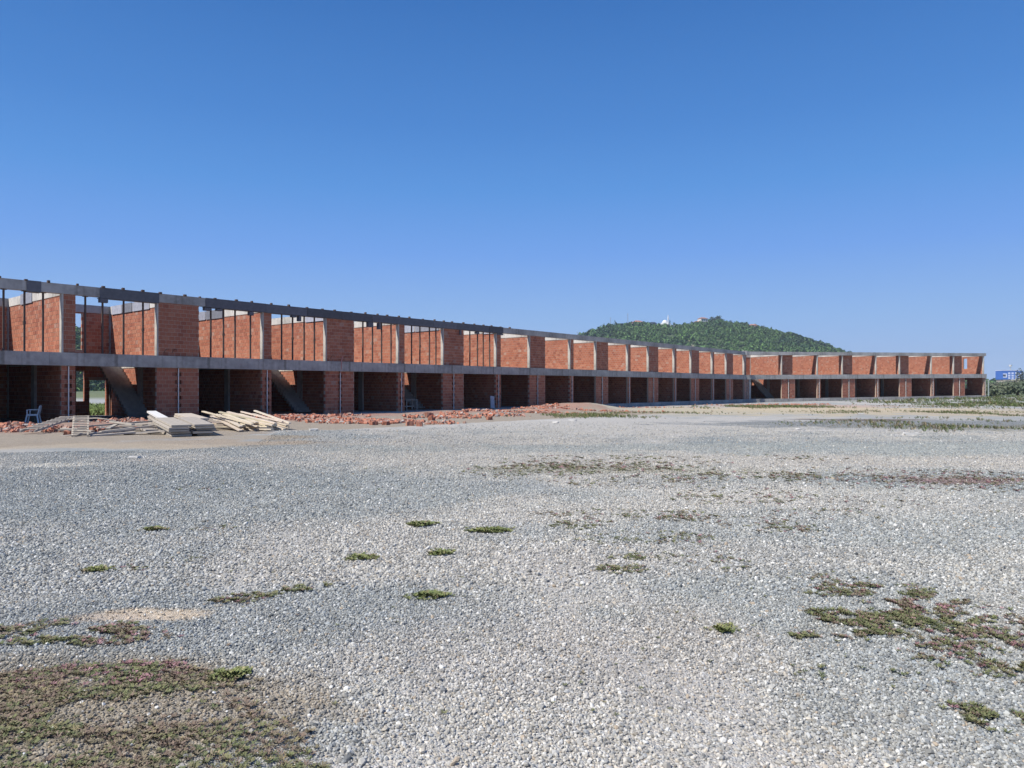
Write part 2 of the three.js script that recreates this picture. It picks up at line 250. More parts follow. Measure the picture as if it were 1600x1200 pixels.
// ---------------------------------------------------------------- the two wings
const SLAB0 = 2.62, SLAB1 = 3.21, BEAM0 = 5.87, BEAM1 = 6.31, BACK = -8.4;
function buildWing(spec) {
  const g = new THREE.Group(); g.name = spec.name; g.position.set(spec.at[0], spec.y, -spec.at[1]); g.rotation.y = spec.turn;
  const wing = { g, shear: spec.shear, seed: spec.seed }, { s0, s1, walls } = spec, r = rngOf(spec.seed);
  const cc = () => { const k = .9 + .2 * r(); return [k, k, k]; };
  const B = (name, m, a) => new MB().box(...a, cc()).build(name, m, g, wing.shear);
  B('plinth', M.concrete, [s0, s1, -.75, 0, BACK, .1]);
  // first floor: front edge beam in pours, slab with stair wells
  const pours = []; for (let s = s0; s < s1 - .5;) { const L = 3.4 + 2.6 * r(); let e = Math.min(s1, s + L); if (s1 - e < 2) e = s1; pours.push([s, e]); s = e; }
  pours.forEach(([a, b], k) => B('edge_beam', M.concrete, [a + .004, b - .004, SLAB0, SLAB1, -.3, .12 + (k % 2 ? .006 : 0)]));
  const wells = spec.stairs.map(p => [p - 1.22, p - .1]), mbS = new MB(); let s = s0;
  for (const [a, b] of wells) { mbS.box(s, a, 3.05, 3.205, BACK, -.301, cc()); mbS.box(a, b, 3.05, 3.205, -5.0, -.301, cc()); mbS.box(a, b, 3.05, 3.205, BACK, -7.6, cc()); s = b; }
  mbS.box(s, s1, 3.05, 3.205, BACK, -.301, cc()); mbS.build('floor_slab', M.concrete, g, wing.shear);
  // roof frame
  const rp = []; for (let q = s0; q < s1 - .5;) { let e = Math.min(s1, q + 4 + 3 * r()); if (s1 - e < 2) e = s1; rp.push([q, e]); q = e; }
  rp.forEach(([a, b], k) => B('roof_beam', M.concrete, [a + .002, b - .002, BEAM0, BEAM1, -.28 - spec.recess, .04 + (k % 2 ? .004 : 0)]));
  B('rear_beam', M.concrete, [s0, s1, BEAM0, BEAM1 - .003, BACK, BACK + .26]);
  for (const w of walls) {
    const p = w.s, hw = w.wide ? 1.075 : .285, near = spec.near(p), flat = !near, dist = spec.dist(p);
    new MB().box(p - .12, p + .12, BEAM0, BEAM1 - .002, BACK + .261, -.281 - spec.recess, [1.38, 1.36, 1.32]).build('cross_beam', M.concrete, g, wing.shear);
    new MB().box(p - .12, p + .12, 2.70, 3.049, BACK + .01, -.301, [1.3, 1.28, 1.24]).build('cross_beam', M.concrete, g, wing.shear);
    // party walls, both storeys
    brickWall(wing, 'partition_wall', 'z', -8.13, -.26 - spec.recess, SLAB1 - .004, BEAM0, p - .095, p + .095, { flat, holes: w.holeUp || [] });
    brickWall(wing, 'partition_wall', 'z', -8.13, -.22, 0, 2.70, p - .095, p + .095, { flat, holes: w.holeDown || [] });
    B('column', M.concrete, [p - .21, p + .21, 0, 2.70, -4.3, -3.85]);
    B('column', M.concrete, [p - .16, p + .16, 0, BEAM0, BACK + .02, BACK + .27]);
    // front panels
    const a = Math.max(p - hw, s0), b = Math.min(p + hw, s1), single = w.single;
    if (a > s0 + .01 || spec.firstJamb) { new MB().box(a - .005, a + .075, SLAB1, BEAM0, -.235, .012, [1.2, 1.18, 1.12]).build('jamb', M.concrete, g, wing.shear); if (spec.recess) brickWall(wing, 'return_wall', 'z', -.2 - spec.recess, -.236, SLAB1, BEAM0, a, a + .07, { flat }); }
    brickWall(wing, 'front_panel', 'x', a + .076, b, SLAB1, BEAM0, -.2 - spec.recess, -.01 - spec.recess, { flat, single, phase: .07 });
    const q = Math.min(Math.max(p, a + .2), b - .2);
    if (!w.wide) brickWall(wing, 'front_panel', 'x', a, b, 0, SLAB0, -.2, -.01, { flat, single, holes: [[q - .04, q + .04, 0, SLAB0], ...[2, 4, 6, 8, 10].map(c => [q - .15, q + .15, c * BH, (c + 1) * BH])] });
    else brickWall(wing, 'front_panel', 'x', a, b, 0, SLAB0, -.2, -.01, { flat, single, holes: [[q - .05, q + .05, 0, SLAB0], ...[1, 3, 5, 7, 9, 11].map(c => [q - .17, q + .17, c * BH, (c + 1) * BH])] });
    const pipe = new THREE.Mesh(new THREE.CylinderGeometry(.026, .026, SLAB0 - .02, 10), M.pipe); pipe.name = 'drain_pipe'; pipe.position.set(q, (SLAB0 - .02) / 2 + wing.shear * q, .022); g.add(pipe);
  }
  // back walls, bay by bay
  for (let k = 0; k < walls.length - 1; k++) {
    const a = walls[k].s + .165, b = walls[k + 1].s - .165, flat = !spec.near(walls[k].s) || k > 6;
    brickWall(wing, 'back_wall', 'x', a, b, SLAB1 - .004, BEAM0 - .001, BACK + .02, BACK + .2, { flat, holes: spec.backUp[k] || [] });
    brickWall(wing, 'back_wall', 'x', a, b, 0, 3.05, BACK + .02, BACK + .2, { flat, holes: spec.backDown[k] || [] });
  }
  // stairs: 18 concrete steps rising to the back
  for (const p of spec.stairs) {
    const st = new MB(), x0 = p - 1.2, x1 = p - .12, nS = 18, tr = .25, rise = SLAB1 / nS;
    for (let k = 0; k < nS - 1; k++) { const za = -2.85 - k * tr, y = (k + 1) * rise; st.box(x0, x1, y - .13, y, za - tr, za); if (k) st.box(x0 + .002, x1 - .002, y - rise - .128, y - .13, za - .11, za - .002); }
    st.build('staircase', M.concrete, g, wing.shear);
  }
  return wing;
}
const leftWalls = []; for (let k = -2; k <= 16; k++) leftWalls.push({ s: 2.61 + 5 * k, wide: !!(k & 1), single: k >= 0 && k <= 2 });
const left = buildWing({
  name: 'shop_row', at: P0, y: FLOOR, turn: Math.atan2(D1[1], D1[0]), shear: 0, seed: 11, s0: -7.95, s1: 82.75, walls: leftWalls, stairs: [7.61, 17.61, 27.61], recess: 0,
  near: p => p < 45, dist: p => p, firstJamb: true, backUp: { 2: [[5.664, 6.022, 3.75, 5.80]] }, backDown: { 2: [[6.419, 7.30, 0, 2.03], [5.73, 6.154, .84, 2.53]] },
});
tag(top(left.g), 'long unfinished two storey red brick shop row running from the picture\'s left edge into distance', 'building');
const rightWalls = [{ s: .3, wide: false }]; for (let j = 0; j < 8; j++) rightWalls.push({ s: 6.84 + 5 * j, wide: !(j & 1), end: j === 7, holeUp: j === 7 ? [[-3.55, -2.9, 4.05, 5.6]] : null, holeDown: j === 7 ? [[-3.7, -2.9, 1.0, 2.35]] : null });
const right = buildWing({
  name: 'shop_row', at: CN, y: FLOOR - .003, turn: Math.atan2(D2[1], D2[0]), shear: RISE, seed: 29, s0: 0, s1: 42.0, walls: rightWalls, stairs: [6.84], recess: .5,
  near: p => false, dist: p => 90 + p * .3, firstJamb: false, backUp: {}, backDown: {},
});
tag(top(right.g), 'shorter unfinished brick shop row at the far corner, turned to face the yard', 'building');
new MB().box(-.25, .3, BEAM0, BEAM1 + .1, -.2, .1, [1.3, 1.28, 1.22]).build('corner_block', M.concrete, right.g);
new MB().box(.56, .9, 0, SLAB0, -.22, .03, [1, 1, 1]).build('column', M.concrete, right.g);
{ // barred opening in the end wall of the far wing
  const w = new MB(); for (const y of [1.0, 1.42, 1.86, 2.29]) w.box(41.72, 41.76, y, y + .06, -3.7, -2.9); w.box(41.72, 41.76, 1.06, 2.29, -3.7, -3.64); w.box(41.72, 41.76, 1.06, 2.29, -2.96, -2.9);
  w.build('window_frame', M.pipe, right.g, RISE);
}
{ // formwork still hanging on the roof beam, its clamps, and blocks nailed under it
  const r = rngOf(4), g = left.g, runs = [[-3, -.6], [.95, 1.5], [3.9, 6.62]]; let s = 9.0; while (s < 32.6) { const e = Math.min(33.1, s + 2.2 + 1.4 * r()); runs.push([s, e]); s = e + .02; }
  runs.forEach(([a, b], k) => { const t = .75 + .55 * r(), lo = 5.865 - .03 * r(); new MB().box(a, b, lo, 6.312 + .012 * r(), .048, .072 + .01 * (k % 2), [t, t * (.98 + .04 * r()), t * 1.02]).build('formwork_panel', M.form, g); new MB().box(a, b, lo - .03, lo, -.3, .07, [t * .8, t * .8, t * .8]).build('formwork_panel', M.form, g); });
  for (const [a, b, y] of [[3.9, 4.25, 5.62], [8.95, 9.3, 5.66], [9.63, 9.92, 5.70], [11.5, 11.75, 5.6], [14.17, 14.46, 5.7], [14.62, 14.78, 5.5], [19.75, 20.15, 5.5], [20.6, 20.75, 5.4], [28.2, 28.35, 5.45], [30.0, 30.3, 5.65], [32.4, 33.1, 5.7]]) new MB().box(a, b, y, 5.80, -.15, .085, [1, 1, 1.05]).build('formwork_block', M.form, g);
  for (let q = -1; q < 34; q += .75 + .5 * r()) new MB().box(q, q + .07 + .06 * r(), BEAM1 - .02, BEAM1 + .05 + .06 * r(), -.05, .09).build('clamp', M.steel, g);
  // boards left on the cross beams
  for (let k = 0; k < 7; k++) { const p = 2.61 + 5 * k; let z = -7.9; while (z < -1.2) { const L = 1.1 + 1.5 * r(); if (r() < .62) { const t = 1.2 + 2.6 * r(); new MB().box(p - .150, p - .122, BEAM0 - .05, BEAM1 + .05 * r(), z, Math.min(-.4, z + L), [t, t, t * 1.02]).build('formwork_panel', M.form, g); } z += L + .1; } }
  // bent reinforcement bars sticking out over the edge beam
  for (const q of [6.9, 7.3, 17.9, 16.9, 27.4]) { const c = new THREE.CatmullRomCurve3([[q, 3.2, -.05], [q + .02, 3.42, .0], [q + .1, 3.55, .05], [q + .22, 3.52, .1]].map(v => new THREE.Vector3(...v))); const m = new THREE.Mesh(new THREE.TubeGeometry(c, 8, .012, 5), M.steel); m.name = 'reinforcement_bar'; g.add(m); }
  const c = new THREE.CatmullRomCurve3([[17.61, 2.5, .06], [17.6, 2.9, .15], [17.6, 3.3, .16], [17.72, 3.52, .12]].map(v => new THREE.Vector3(...v))); const m = new THREE.Mesh(new THREE.TubeGeometry(c, 12, .024, 7), std({ color: C3(.5, .22, .2), roughness: .5 })); m.name = 'drain_pipe'; g.add(m);
}
// shoring props under the roof beam
const ord = ['first', 'second', 'third', 'fourth', 'fifth', 'sixth', 'seventh', 'eighth', 'ninth'];
[[.15, .92, 1.63], [3.34, 4.08, 5.02, 5.92], [9.38, 10.09, 10.75, 11.66], [13.61, 14.33, 15.11, 15.82], [19.46, 20.24, 20.99, 21.8], [23.63, 24.4, 25.31, 25.94], [29.46, 30.31, 30.96, 31.7]].forEach((row, b) => row.forEach((s, k) => {
  const g = new THREE.Group(); g.name = 'shoring_prop'; const [x, F] = at1(s, -.12); g.position.set(x, FLOOR + SLAB1, -F); g.rotation.y = left.g.rotation.y;
  const h = BEAM0 - SLAB1 - .035, lean = (rnd() - .5) * .05, mt = new THREE.Matrix4().makeShear(lean, 0, 0, 0, 0, 0), mb = new MB(); mb.box(-.035, .035, 0, h, -.035, .035, [1, 1, 1]); mb.build('post', M.prop, g); new MB().box(-.11, .11, h, h + .012, -.08, .08).build('head_plate', M.prop, g);
  if (k % 2) new MB().box(-.05, .05, h * .45, h * .45 + .14, -.05, .05).build('collar', M.steel, g);
  tag(top(g), `${ord[k]} dark timber prop in the ${ord[b]} open upper bay, counted from left edge`, 'prop', 'props under the roof beam');
}));

// ---------------------------------------------------------------- chair, table and board in the openings
{
  const g = new THREE.Group(); g.name = 'plastic_chair'; const [x, F] = at1(1.45, -.75); put(g, x, F, FLOOR, -1.2);
  const P = (n, mb) => mb.build(n, M.plastic, g), sh = new THREE.Shape(); sh.moveTo(-.22, 0); sh.lineTo(.22, 0); sh.lineTo(.19, .36); sh.quadraticCurveTo(0, .45, -.19, .36); sh.closePath();
  for (let k = -2; k <= 2; k++) { const h = new THREE.Path(); h.moveTo(k * .07 - .018, .07); h.lineTo(k * .07 + .018, .07); h.lineTo(k * .062 + .014, .30); h.lineTo(k * .062 - .014, .30); h.closePath(); sh.holes.push(h); }
  const bk = new THREE.Mesh(new THREE.ExtrudeGeometry(sh, { depth: .02, bevelEnabled: true, bevelSize: .006, bevelThickness: .006, bevelSegments: 2 }), M.plastic); bk.name = 'backrest'; bk.position.set(0, .43, -.22); bk.rotation.x = -.2; g.add(bk);
  P('seat', new MB().box(-.22, .22, .41, .435, -.22, .22).box(-.225, .225, .37, .409, .2, .225).box(-.225, -.205, .37, .409, -.22, .199).box(.205, .225, .37, .409, -.22, .199));
  for (const [a, b] of [[-1, -1], [1, -1], [-1, 1], [1, 1]]) { const m = new THREE.Matrix4().makeTranslation(a * .2, 0, b * .2).multiply(new THREE.Matrix4().makeShear(-a * .1, 0, 0, 0, -b * .12, 0).premultiply(new THREE.Matrix4())); const mb = new MB(), tx = a * .19, bx = a * .24, tz = b * .19, bz = b * .26, q = .025; const v = (X, Y, Z, i, j) => [X + i * q, Y, Z + j * q]; const c = [[-1, -1], [1, -1], [1, 1], [-1, 1]]; for (let e = 0; e < 4; e++) { const [i, j] = c[e], [i2, j2] = c[(e + 1) % 4]; mb.quad(v(bx, 0, bz, i2, j2), v(bx, 0, bz, i, j), v(tx, .41, tz, i, j), v(tx, .41, tz, i2, j2)); } P('leg', mb); }
  for (const a of [-1, 1]) P('armrest', new MB().box(a * .25 - .025, a * .25 + .025, .62, .645, -.22, .2).box(a * .25 - .02, a * .25 + .02, .40, .62, .16, .195));
  tag(top(g), 'white plastic garden armchair standing just inside the shaded ground floor opening', 'chair');
}
{
  const g = new THREE.Group(); g.name = 'work_table'; const [x, F] = at1(24.4, -1.2); put(g, x, F, FLOOR, left.g.rotation.y);
  new MB().box(-.55, .55, .72, .76, -.3, .3).build('tabletop', M.woodGrey, g); for (const [a, b] of [[-1, -1], [1, -1], [-1, 1], [1, 1]]) new MB().box(a * .48 - .03, a * .48 + .03, 0, .72, b * .25 - .03, b * .25 + .03).build('leg', M.woodGrey, g); new MB().box(-.45, .45, .25, .32, -.015, .015).build('stretcher', M.woodGrey, g);
  tag(top(g), 'rough wooden work table in the dark opening with the stair beside the narrow pier', 'table');
  const b = new MB().box(-.22, .22, 0, .95, -.012, .012).build('leaning_board', std({ color: C3(.42, .46, .52), map: woodMap }), null); const [x2, F2] = at1(31.6, .28); put(b, x2, F2, FLOOR + .01, left.g.rotation.y); b.rotation.set(-.16, left.g.rotation.y, -.12, 'YXZ');
  tag(top(b), 'pale blue grey board leaning at the opening above the brick rubble', 'board');
}

// ---------------------------------------------------------------- boards, planks and ladders in front of the left wing
function beam(name, mat, x, F, y, L, w, t, yaw, pitch, label, group, col = [1, 1, 1], roll = 0) { // a sawn board; yaw turns its length from x towards forward
  const m = new MB().box(-L / 2, L / 2, 0, t, -w / 2, w / 2, col).build(name, mat, null); m.position.set(x, y, -F); m.rotation.set(roll, yaw, pitch, 'YZX'); return tag(top(m), label, 'board', group);
}
{
  const r = rngOf(21), gy = (x, F) => H(x, F);
  // narrow stack with a white board on top
  const ya = Math.atan2(4.0, -2.7); let base = -.08; const cx = -13.1, cF = 26.5;
  const tone = () => { const k = .82 + .36 * r(); return [k, k, k * (.95 + .08 * r())]; };
  for (let k = 0; k < 6; k++) { const topmost = k === 5; beam('stacked_board', topmost ? M.woodWhite : M.woodGrey, cx + (r() - .5) * .08, cF + (r() - .5) * .2, base + k * .095 + .05, 4.5 + (r() - .5) * .3, .30 + .03 * r(), .07, ya + (r() - .5) * .02, .05, topmost ? 'bright white topped board lying highest on the narrow timber stack' : `${ord[k]} board from the ground in the narrow stack under the white board`, 'narrow board stack', topmost ? [1, 1, 1] : tone()); }
  // wide stack of weathered shuttering panels
  for (let k = 0; k < 7; k++) for (const sgn of [-1, 1]) { const off = sgn * .36; beam('shuttering_panel', M.woodGrey, -11.3 + off * .83 + (r() - .5) * .1 * (k < 7), 24.45 + off * .56 + (r() - .5) * .3 * (k < 6), -.10 + k * .078, 3.4, .60, .058, ya + (r() - .5) * .03, .035, `${sgn < 0 ? 'near' : 'far'} column panel ${['at ground level', 'one up from ground', 'two up from ground', 'three up from ground', 'two below the top', 'just below the top', 'on the very top'][k]} of the wide shuttering stack`, 'wide stack of shuttering panels', tone()); }
  // pale stack behind it
  for (let k = 0; k < 7; k++) beam('pale_board', k > 4 ? M.woodNew : M.woodGrey, -12.35 + (r() - .5) * .15, 27.4 + (r() - .5) * .3, -.05 + k * .078, 3.6, .62, .062, ya + (r() - .5) * .05, .02, `${ord[k]} board from the ground in the pale stack behind the wide shuttering stack`, 'pale board stack', k > 4 ? [.9, .9, .92] : tone());
  // jumbled grey boards left of the stacks
  const j = [[-13.9, 23.9, .02, 2.2, .38, -2.35, 'wide grey board lying nearest the gravel in front of the stacks'], [-12.35, 23.9, .03, 2.0, .32, -.12, 'grey board lying crosswise against the foot of the narrow stack'], [-13.6, 25.6, .10, 2.4, .22, .75, 'grey board slanting up among the jumbled boards'], [-14.6, 25.2, .04, 2.6, .25, .25, 'long low grey board at the left of the jumble'], [-14.2, 26.6, .14, 2.8, .2, -.2, 'grey board along the back of the jumble'], [-13.3, 24.6, .12, 1.8, .16, -2.2, 'short narrow board crossing the jumble'], [-15.0, 26.2, .06, 2.2, .2, 1.1, 'grey board lying far into the brick rubble'], [-14.0, 24.9, .18, 1.5, .14, 1.9, 'small grey batten on top of the jumble'], [-12.9, 25.2, .06, 2.2, .4, 2.15, 'broad grey board leaning on the side of the narrow stack'], [-14.4, 25.9, .22, 2.3, .16, .55, 'thin grey board resting highest on the jumble'], [-13.7, 26.9, .2, 1.9, .2, -.6, 'grey board at the far back of the jumble by the narrow stack'], [-15.3, 25.0, .05, 1.6, .14, -.4, 'narrow batten lying nearest the close rung ladder'], [-13.2, 23.5, .0, 1.3, .3, -2.5, 'short wide offcut on the bare earth before the boards'], [-13.9, 25.3, .28, 1.7, .12, 2.5, 'slim batten slanting across the top of the jumble']];
  for (const [x, F, y, L, w, yaw, lab] of j) beam('loose_board', M.woodGrey, x, F, gy(x, F) + y + .02, L, w, .05, yaw, (r() - .5) * .16, lab, 'jumbled grey boards', tone());
  // pale new planks thrown in a heap
  const where = ['lying on the earth', 'low in the heap', 'in the middle of the heap', 'high in the heap', 'on top of the heap'];
  for (let k = 0; k < 35; k++) { const lv = Math.floor(k / 7), q = (k % 7) / 6 - .5, fl = lv < 2, x = -10.35 + q * (fl ? 2.0 : 1.1) + (fl ? -.35 : .25) + (r() - .5) * .3, F = 27.3 + q * (fl ? -1.0 : .9) + (r() - .5) * (fl ? 1.4 : .5), yaw = fl ? -.30 + (r() - .5) * .9 : -.66 + (r() - .5) * (k % 7 < 2 ? .9 : .3), L = fl ? 1.5 + 1.2 * r() : 2.2 + 1.2 * r(), tilt = fl ? (r() - .5) * .1 : -.09 - .05 * r();
    const pos = ['at its far end', 'next the far end', 'left of its middle', 'at its middle', 'right of its middle', 'next the gravel end', 'at its gravel end'][k % 7];
    beam('pale_plank', M.woodNew, x, F, gy(x, F) + .02 + lv * .095 + .05 * r(), L, .08 + .07 * r(), .035 + .025 * r(), yaw, tilt, `pale plank ${where[lv]} of new timber, ${pos}`.replace('lying on the earth of', 'on the earth under the heap of'), 'heap of pale new planks', (() => { const t = .85 + .3 * r(); return [t, t * (.95 + .06 * r()), t * (.86 + .18 * r())]; })(), (r() - .5) * .3); }
}
function ladder(x, F, y, L, w, nR, yaw, pitch, rungW, label, mat) {
  const g = new THREE.Group(); g.name = 'wooden_ladder'; g.position.set(x, y, -F); g.rotation.set(0, yaw, pitch, 'YZX');
  for (const s of [-1, 1]) new MB().box(0, L, 0, .07, s * w / 2 - .025, s * w / 2 + .025).build('rail', mat, g);
  for (let k = 0; k < nR; k++) { const u = (k + .7) / nR * L * .97; new MB().box(u - rungW / 2, u + rungW / 2, .071, .071 + .028, -w / 2 - .02 + .01 * rnd(), w / 2 + .02).build('rung', mat, g); }
  return tag(top(g), label, 'ladder');
}
ladder(-13.80, 22.7, .0, 2.0, .42, 11, 2.10, .27, .035, 'short wooden ladder with close rungs propped towards the shop row', M.woodNew);
ladder(-16.3, 23.9, .06, 3.3, .44, 9, 1.76, .10, .09, 'flat wooden ladder with broad rungs lying on the rubble below the chair', M.woodGrey);
{ const [x, F] = [-15.2, 26.5], c = new THREE.CatmullRomCurve3([[-17, .33, -27], [-16, .42, -26], [-15, .47, -25.2], [-14.1, .5, -24.4], [-13.6, .42, -24.4]].map(v => new THREE.Vector3(...v))); const m = new THREE.Mesh(new THREE.TubeGeometry(c, 24, .022, 6), M.woodGrey); m.name = 'curved_pole'; m.geometry.setAttribute('color', new THREE.BufferAttribute(new Float32Array(m.geometry.attributes.position.count * 3).fill(.9), 3)); tag(top(m), 'thin bent pole stretching between the two wooden ladders', 'pole'); }

// ---------------------------------------------------------------- brick rubble
const white0 = std({ color: C3(.66, .64, .60), map: fleck });
function fragment(r) { // broken piece of a hollow brick
  const g = new THREE.BoxGeometry(1, .62, .7, 2, 1, 2), p = g.attributes.position, key = new Map();
  for (let k = 0; k < p.count; k++) { const id = [p.getX(k), p.getY(k), p.getZ(k)].map(v => v.toFixed(2)).join(); if (!key.has(id)) key.set(id, [(r() - .5) * .3, (r() - .5) * .24, (r() - .5) * .26]); const e = key.get(id); p.setXYZ(k, p.getX(k) + e[0], p.getY(k) + e[1], p.getZ(k) + e[2]); }
  const f = g.toNonIndexed(); f.computeVertexNormals(); return f;
}
{
  const r = rngOf(91), geos = [0, 1, 2, 3].map(() => fragment(r)), spots = [], MULT = 3.2;
  const gs = () => (r() + r() + r() - 1.5) / 1.5;
  const cl = [[470, 652, 3.5, 1.4, 200, 1], [540, 657, 3.5, 1.3, 230, 1], [600, 661, 2.6, 1.0, 260, 1.15], [650, 662, 2.0, .8, 120, 1.1], [668, 653, 1.2, .7, 110, 1.2], [700, 652, 2.4, 1.0, 120, 1], [755, 648, 2.6, 1.2, 190, 1.1], [800, 644, 3.2, 1.5, 220, 1.1], [838, 637, 2.6, 1.6, 300, 1.15], [872, 646, 2.0, 1.0, 70, 1], [60, 672, 4.5, 1.6, 260, .9], [150, 670, 2.5, 1.2, 130, .95], [215, 662, 2.5, 1.2, 90, .9], [10, 668, 4, 1.6, 150, .9], [935, 640, 5, .9, 60, .9], [1180, 633, 8, 1.2, 60, 1.1], [1250, 632, 7, 1.2, 70, 1.1], [1010, 637, 6, .9, 40, .9]];
  for (const [px, py, rx, rf, n, sz] of cl) { const [x0, F0] = gp(px, py); for (let k = 0; k < n * MULT; k++) { const x = x0 + gs() * rx * 1.2, F = F0 + gs() * rf * 1.5; if (sw1(x, F)[1] < .5 || (sw2(x, F)[0] > 0 && sw2(x, F)[1] < .5)) continue; if (fbm(x * .9 + 2, F * .9, 3) < .44 + .12 * (r() - .5)) continue; spots.push([x, F, sz * (.05 + .15 * Math.pow(r(), 1.9))]); } }
  for (let k = 0; k < 4; k++) {
    const mine = spots.filter((_, i) => i % 4 === k), im = new THREE.InstancedMesh(geos[k], M.stone, mine.length), m = new THREE.Matrix4(), q = new THREE.Quaternion(), e = new THREE.Euler();
    mine.forEach(([x, F, z], i) => { e.set((r() - .5) * 1.1, r() * 6.3, (r() - .5) * 1.1); q.setFromEuler(e); m.compose(new THREE.Vector3(x, H(x, F) + z * .22, -F), q, new THREE.Vector3(z, z, z)); im.setMatrixAt(i, m); const c = r(); const b = brickCol(r); if (c < .12) im.setColorAt(i, C3(.40, .36, .33)); else if (c < .28) im.setColorAt(i, C3(.36, .235, .185)); else if (c < .42) im.setColorAt(i, C3(.23, .125, .092)); else im.setColorAt(i, C3(b[0] * .95, b[1] * .93, b[2] * .9)); });
    im.name = 'brick_rubble'; tag(top(im), ['broken red brick rubble strewn along the shop row', 'small red brick rubble strewn along the shop row', 'crushed brick rubble heaped along the shop row', 'mixed brick rubble strewn in front of the shop row'][k], 'rubble', null, 'stuff');
  }
  // single larger lumps one can pick out
  const lumps = [[451, 643, .34, 'dark block of broken masonry sitting upright on the rubble by the pale planks'], [508, 645, .26, 'pale broken block on the rubble below the wide brick panel'], [640, 665, .36, 'dark broken brick lump at the gravel edge of the rubble'], [655, 666, .34, 'dark red brick lump lying beside the gravel, rightmost of its pair'], [670, 652, .42, 'large orange brick chunk heaped at the middle of the rubble'], [675, 657, .32, 'orange brick chunk just under the largest rubble chunk'], [765, 656, .30, 'dark brick chunk lying alone below the leaning board'], [584, 664, .30, 'red brick chunk at the gravel edge of the rubble'], [603, 664, .28, 'red brick chunk next to pale plaster scraps'], [147, 676, .30, 'dark red brick lump beside the close rung ladder'], [158, 677, .28, 'dark red brick lump between ladder and grey boards'], [105, 680, .26, 'brown brick lump in front of the close rung ladder'], [843, 630, .34, 'brick lump on the crest of the highest rubble heap'], [728, 644, .28, 'reddish brick lump on the low rubble by the leaning board']];
  for (const [px, py, z, lab] of lumps) { const [x, F] = gp(px, py), m = new THREE.Mesh(fragment(r), std({ color: C3(...brickCol(r).map(v => v * .8)), map: fleck })); m.name = 'broken_brick'; put(m, x, F, H(x, F) + z * .24, r() * 6); m.scale.setScalar(z); tag(top(m), lab, 'brick', 'loose lumps of broken brick'); }
}

// ---------------------------------------------------------------- scraps of white plaster lying on the yard
{
  const r = rngOf(17);
  for (const [px, py, z, lab] of [[1425, 680, .55, 'long white plaster scrap lying on the far gravel at the right'], [1250, 672, .3, 'small white plaster scrap on the far gravel before the corner'], [1345, 647, .4, 'white plaster lump on the sand in front of the far row'], [895, 658, .35, 'white plaster scrap beside the green strip past the rubble heap'], [868, 661, .3, 'white plaster scrap nearest the rubble heap'], [490, 673, .3, 'white plaster scrap at the dirt edge right of the pale planks'], [210, 717, .22, 'white stone chip on the bluish gravel before the board stacks']]) {
    const [x, F] = gp(px, py), m = new THREE.Mesh(fragment(r), white0); m.name = 'plaster_scrap'; put(m, x, F, H(x, F) + .04, (r() - .5)); m.scale.set(z, z * .3, z * .6); tag(top(m), lab, 'scrap', 'white scraps on the yard');
  }
}

// ---------------------------------------------------------------- gravel stones near the camera
function inPoly(x, y, P) { let c = false; for (let i = 0, j = P.length - 1; i < P.length; j = i++) if ((P[i][1] > y) !== (P[j][1] > y) && x < (P[j][0] - P[i][0]) * (y - P[i][1]) / (P[j][1] - P[i][1]) + P[i][0]) c = !c; return c; }
const matPoly = [[-600, 1075], [-200, 1062], [0, 1052], [60, 1042], [200, 1036], [330, 1028], [395, 1058], [405, 1105], [485, 1150], [545, 1200], [620, 1330], [300, 1500], [-900, 1500]].map(q => gp(...q));
const matEdge = (x, F) => inPoly(x + (fbm(x * 3.2, F * 4, 4) - .5) * .9 + .12, F + (fbm(x * 3.2 + 40, F * 4, 4) - .5) * .6, matPoly);
function matDensity(x, F) { if (!matEdge(x, F)) return 0; const n = fbm(x * 2.2 + 9, F * 2.6, 4), bare = smooth(.56, .64, fbm(x * 1.9 + 60, F * 2.3 + 3, 3)) * .9; return Math.max(0, smooth(.16, .38, n) * (1 - bare) * (1 - .7 * smooth(.35, 0, Math.hypot((x + 1.85) / .30, (F - 3.5) / .16) - .6)) * (1 - .8 * smooth(.3, 0, Math.hypot((x + 2.0) / .3, (F - 3.12) / .16) - .6)) * lerp(1, .6, smooth(-1.9, -1.1, x))); }
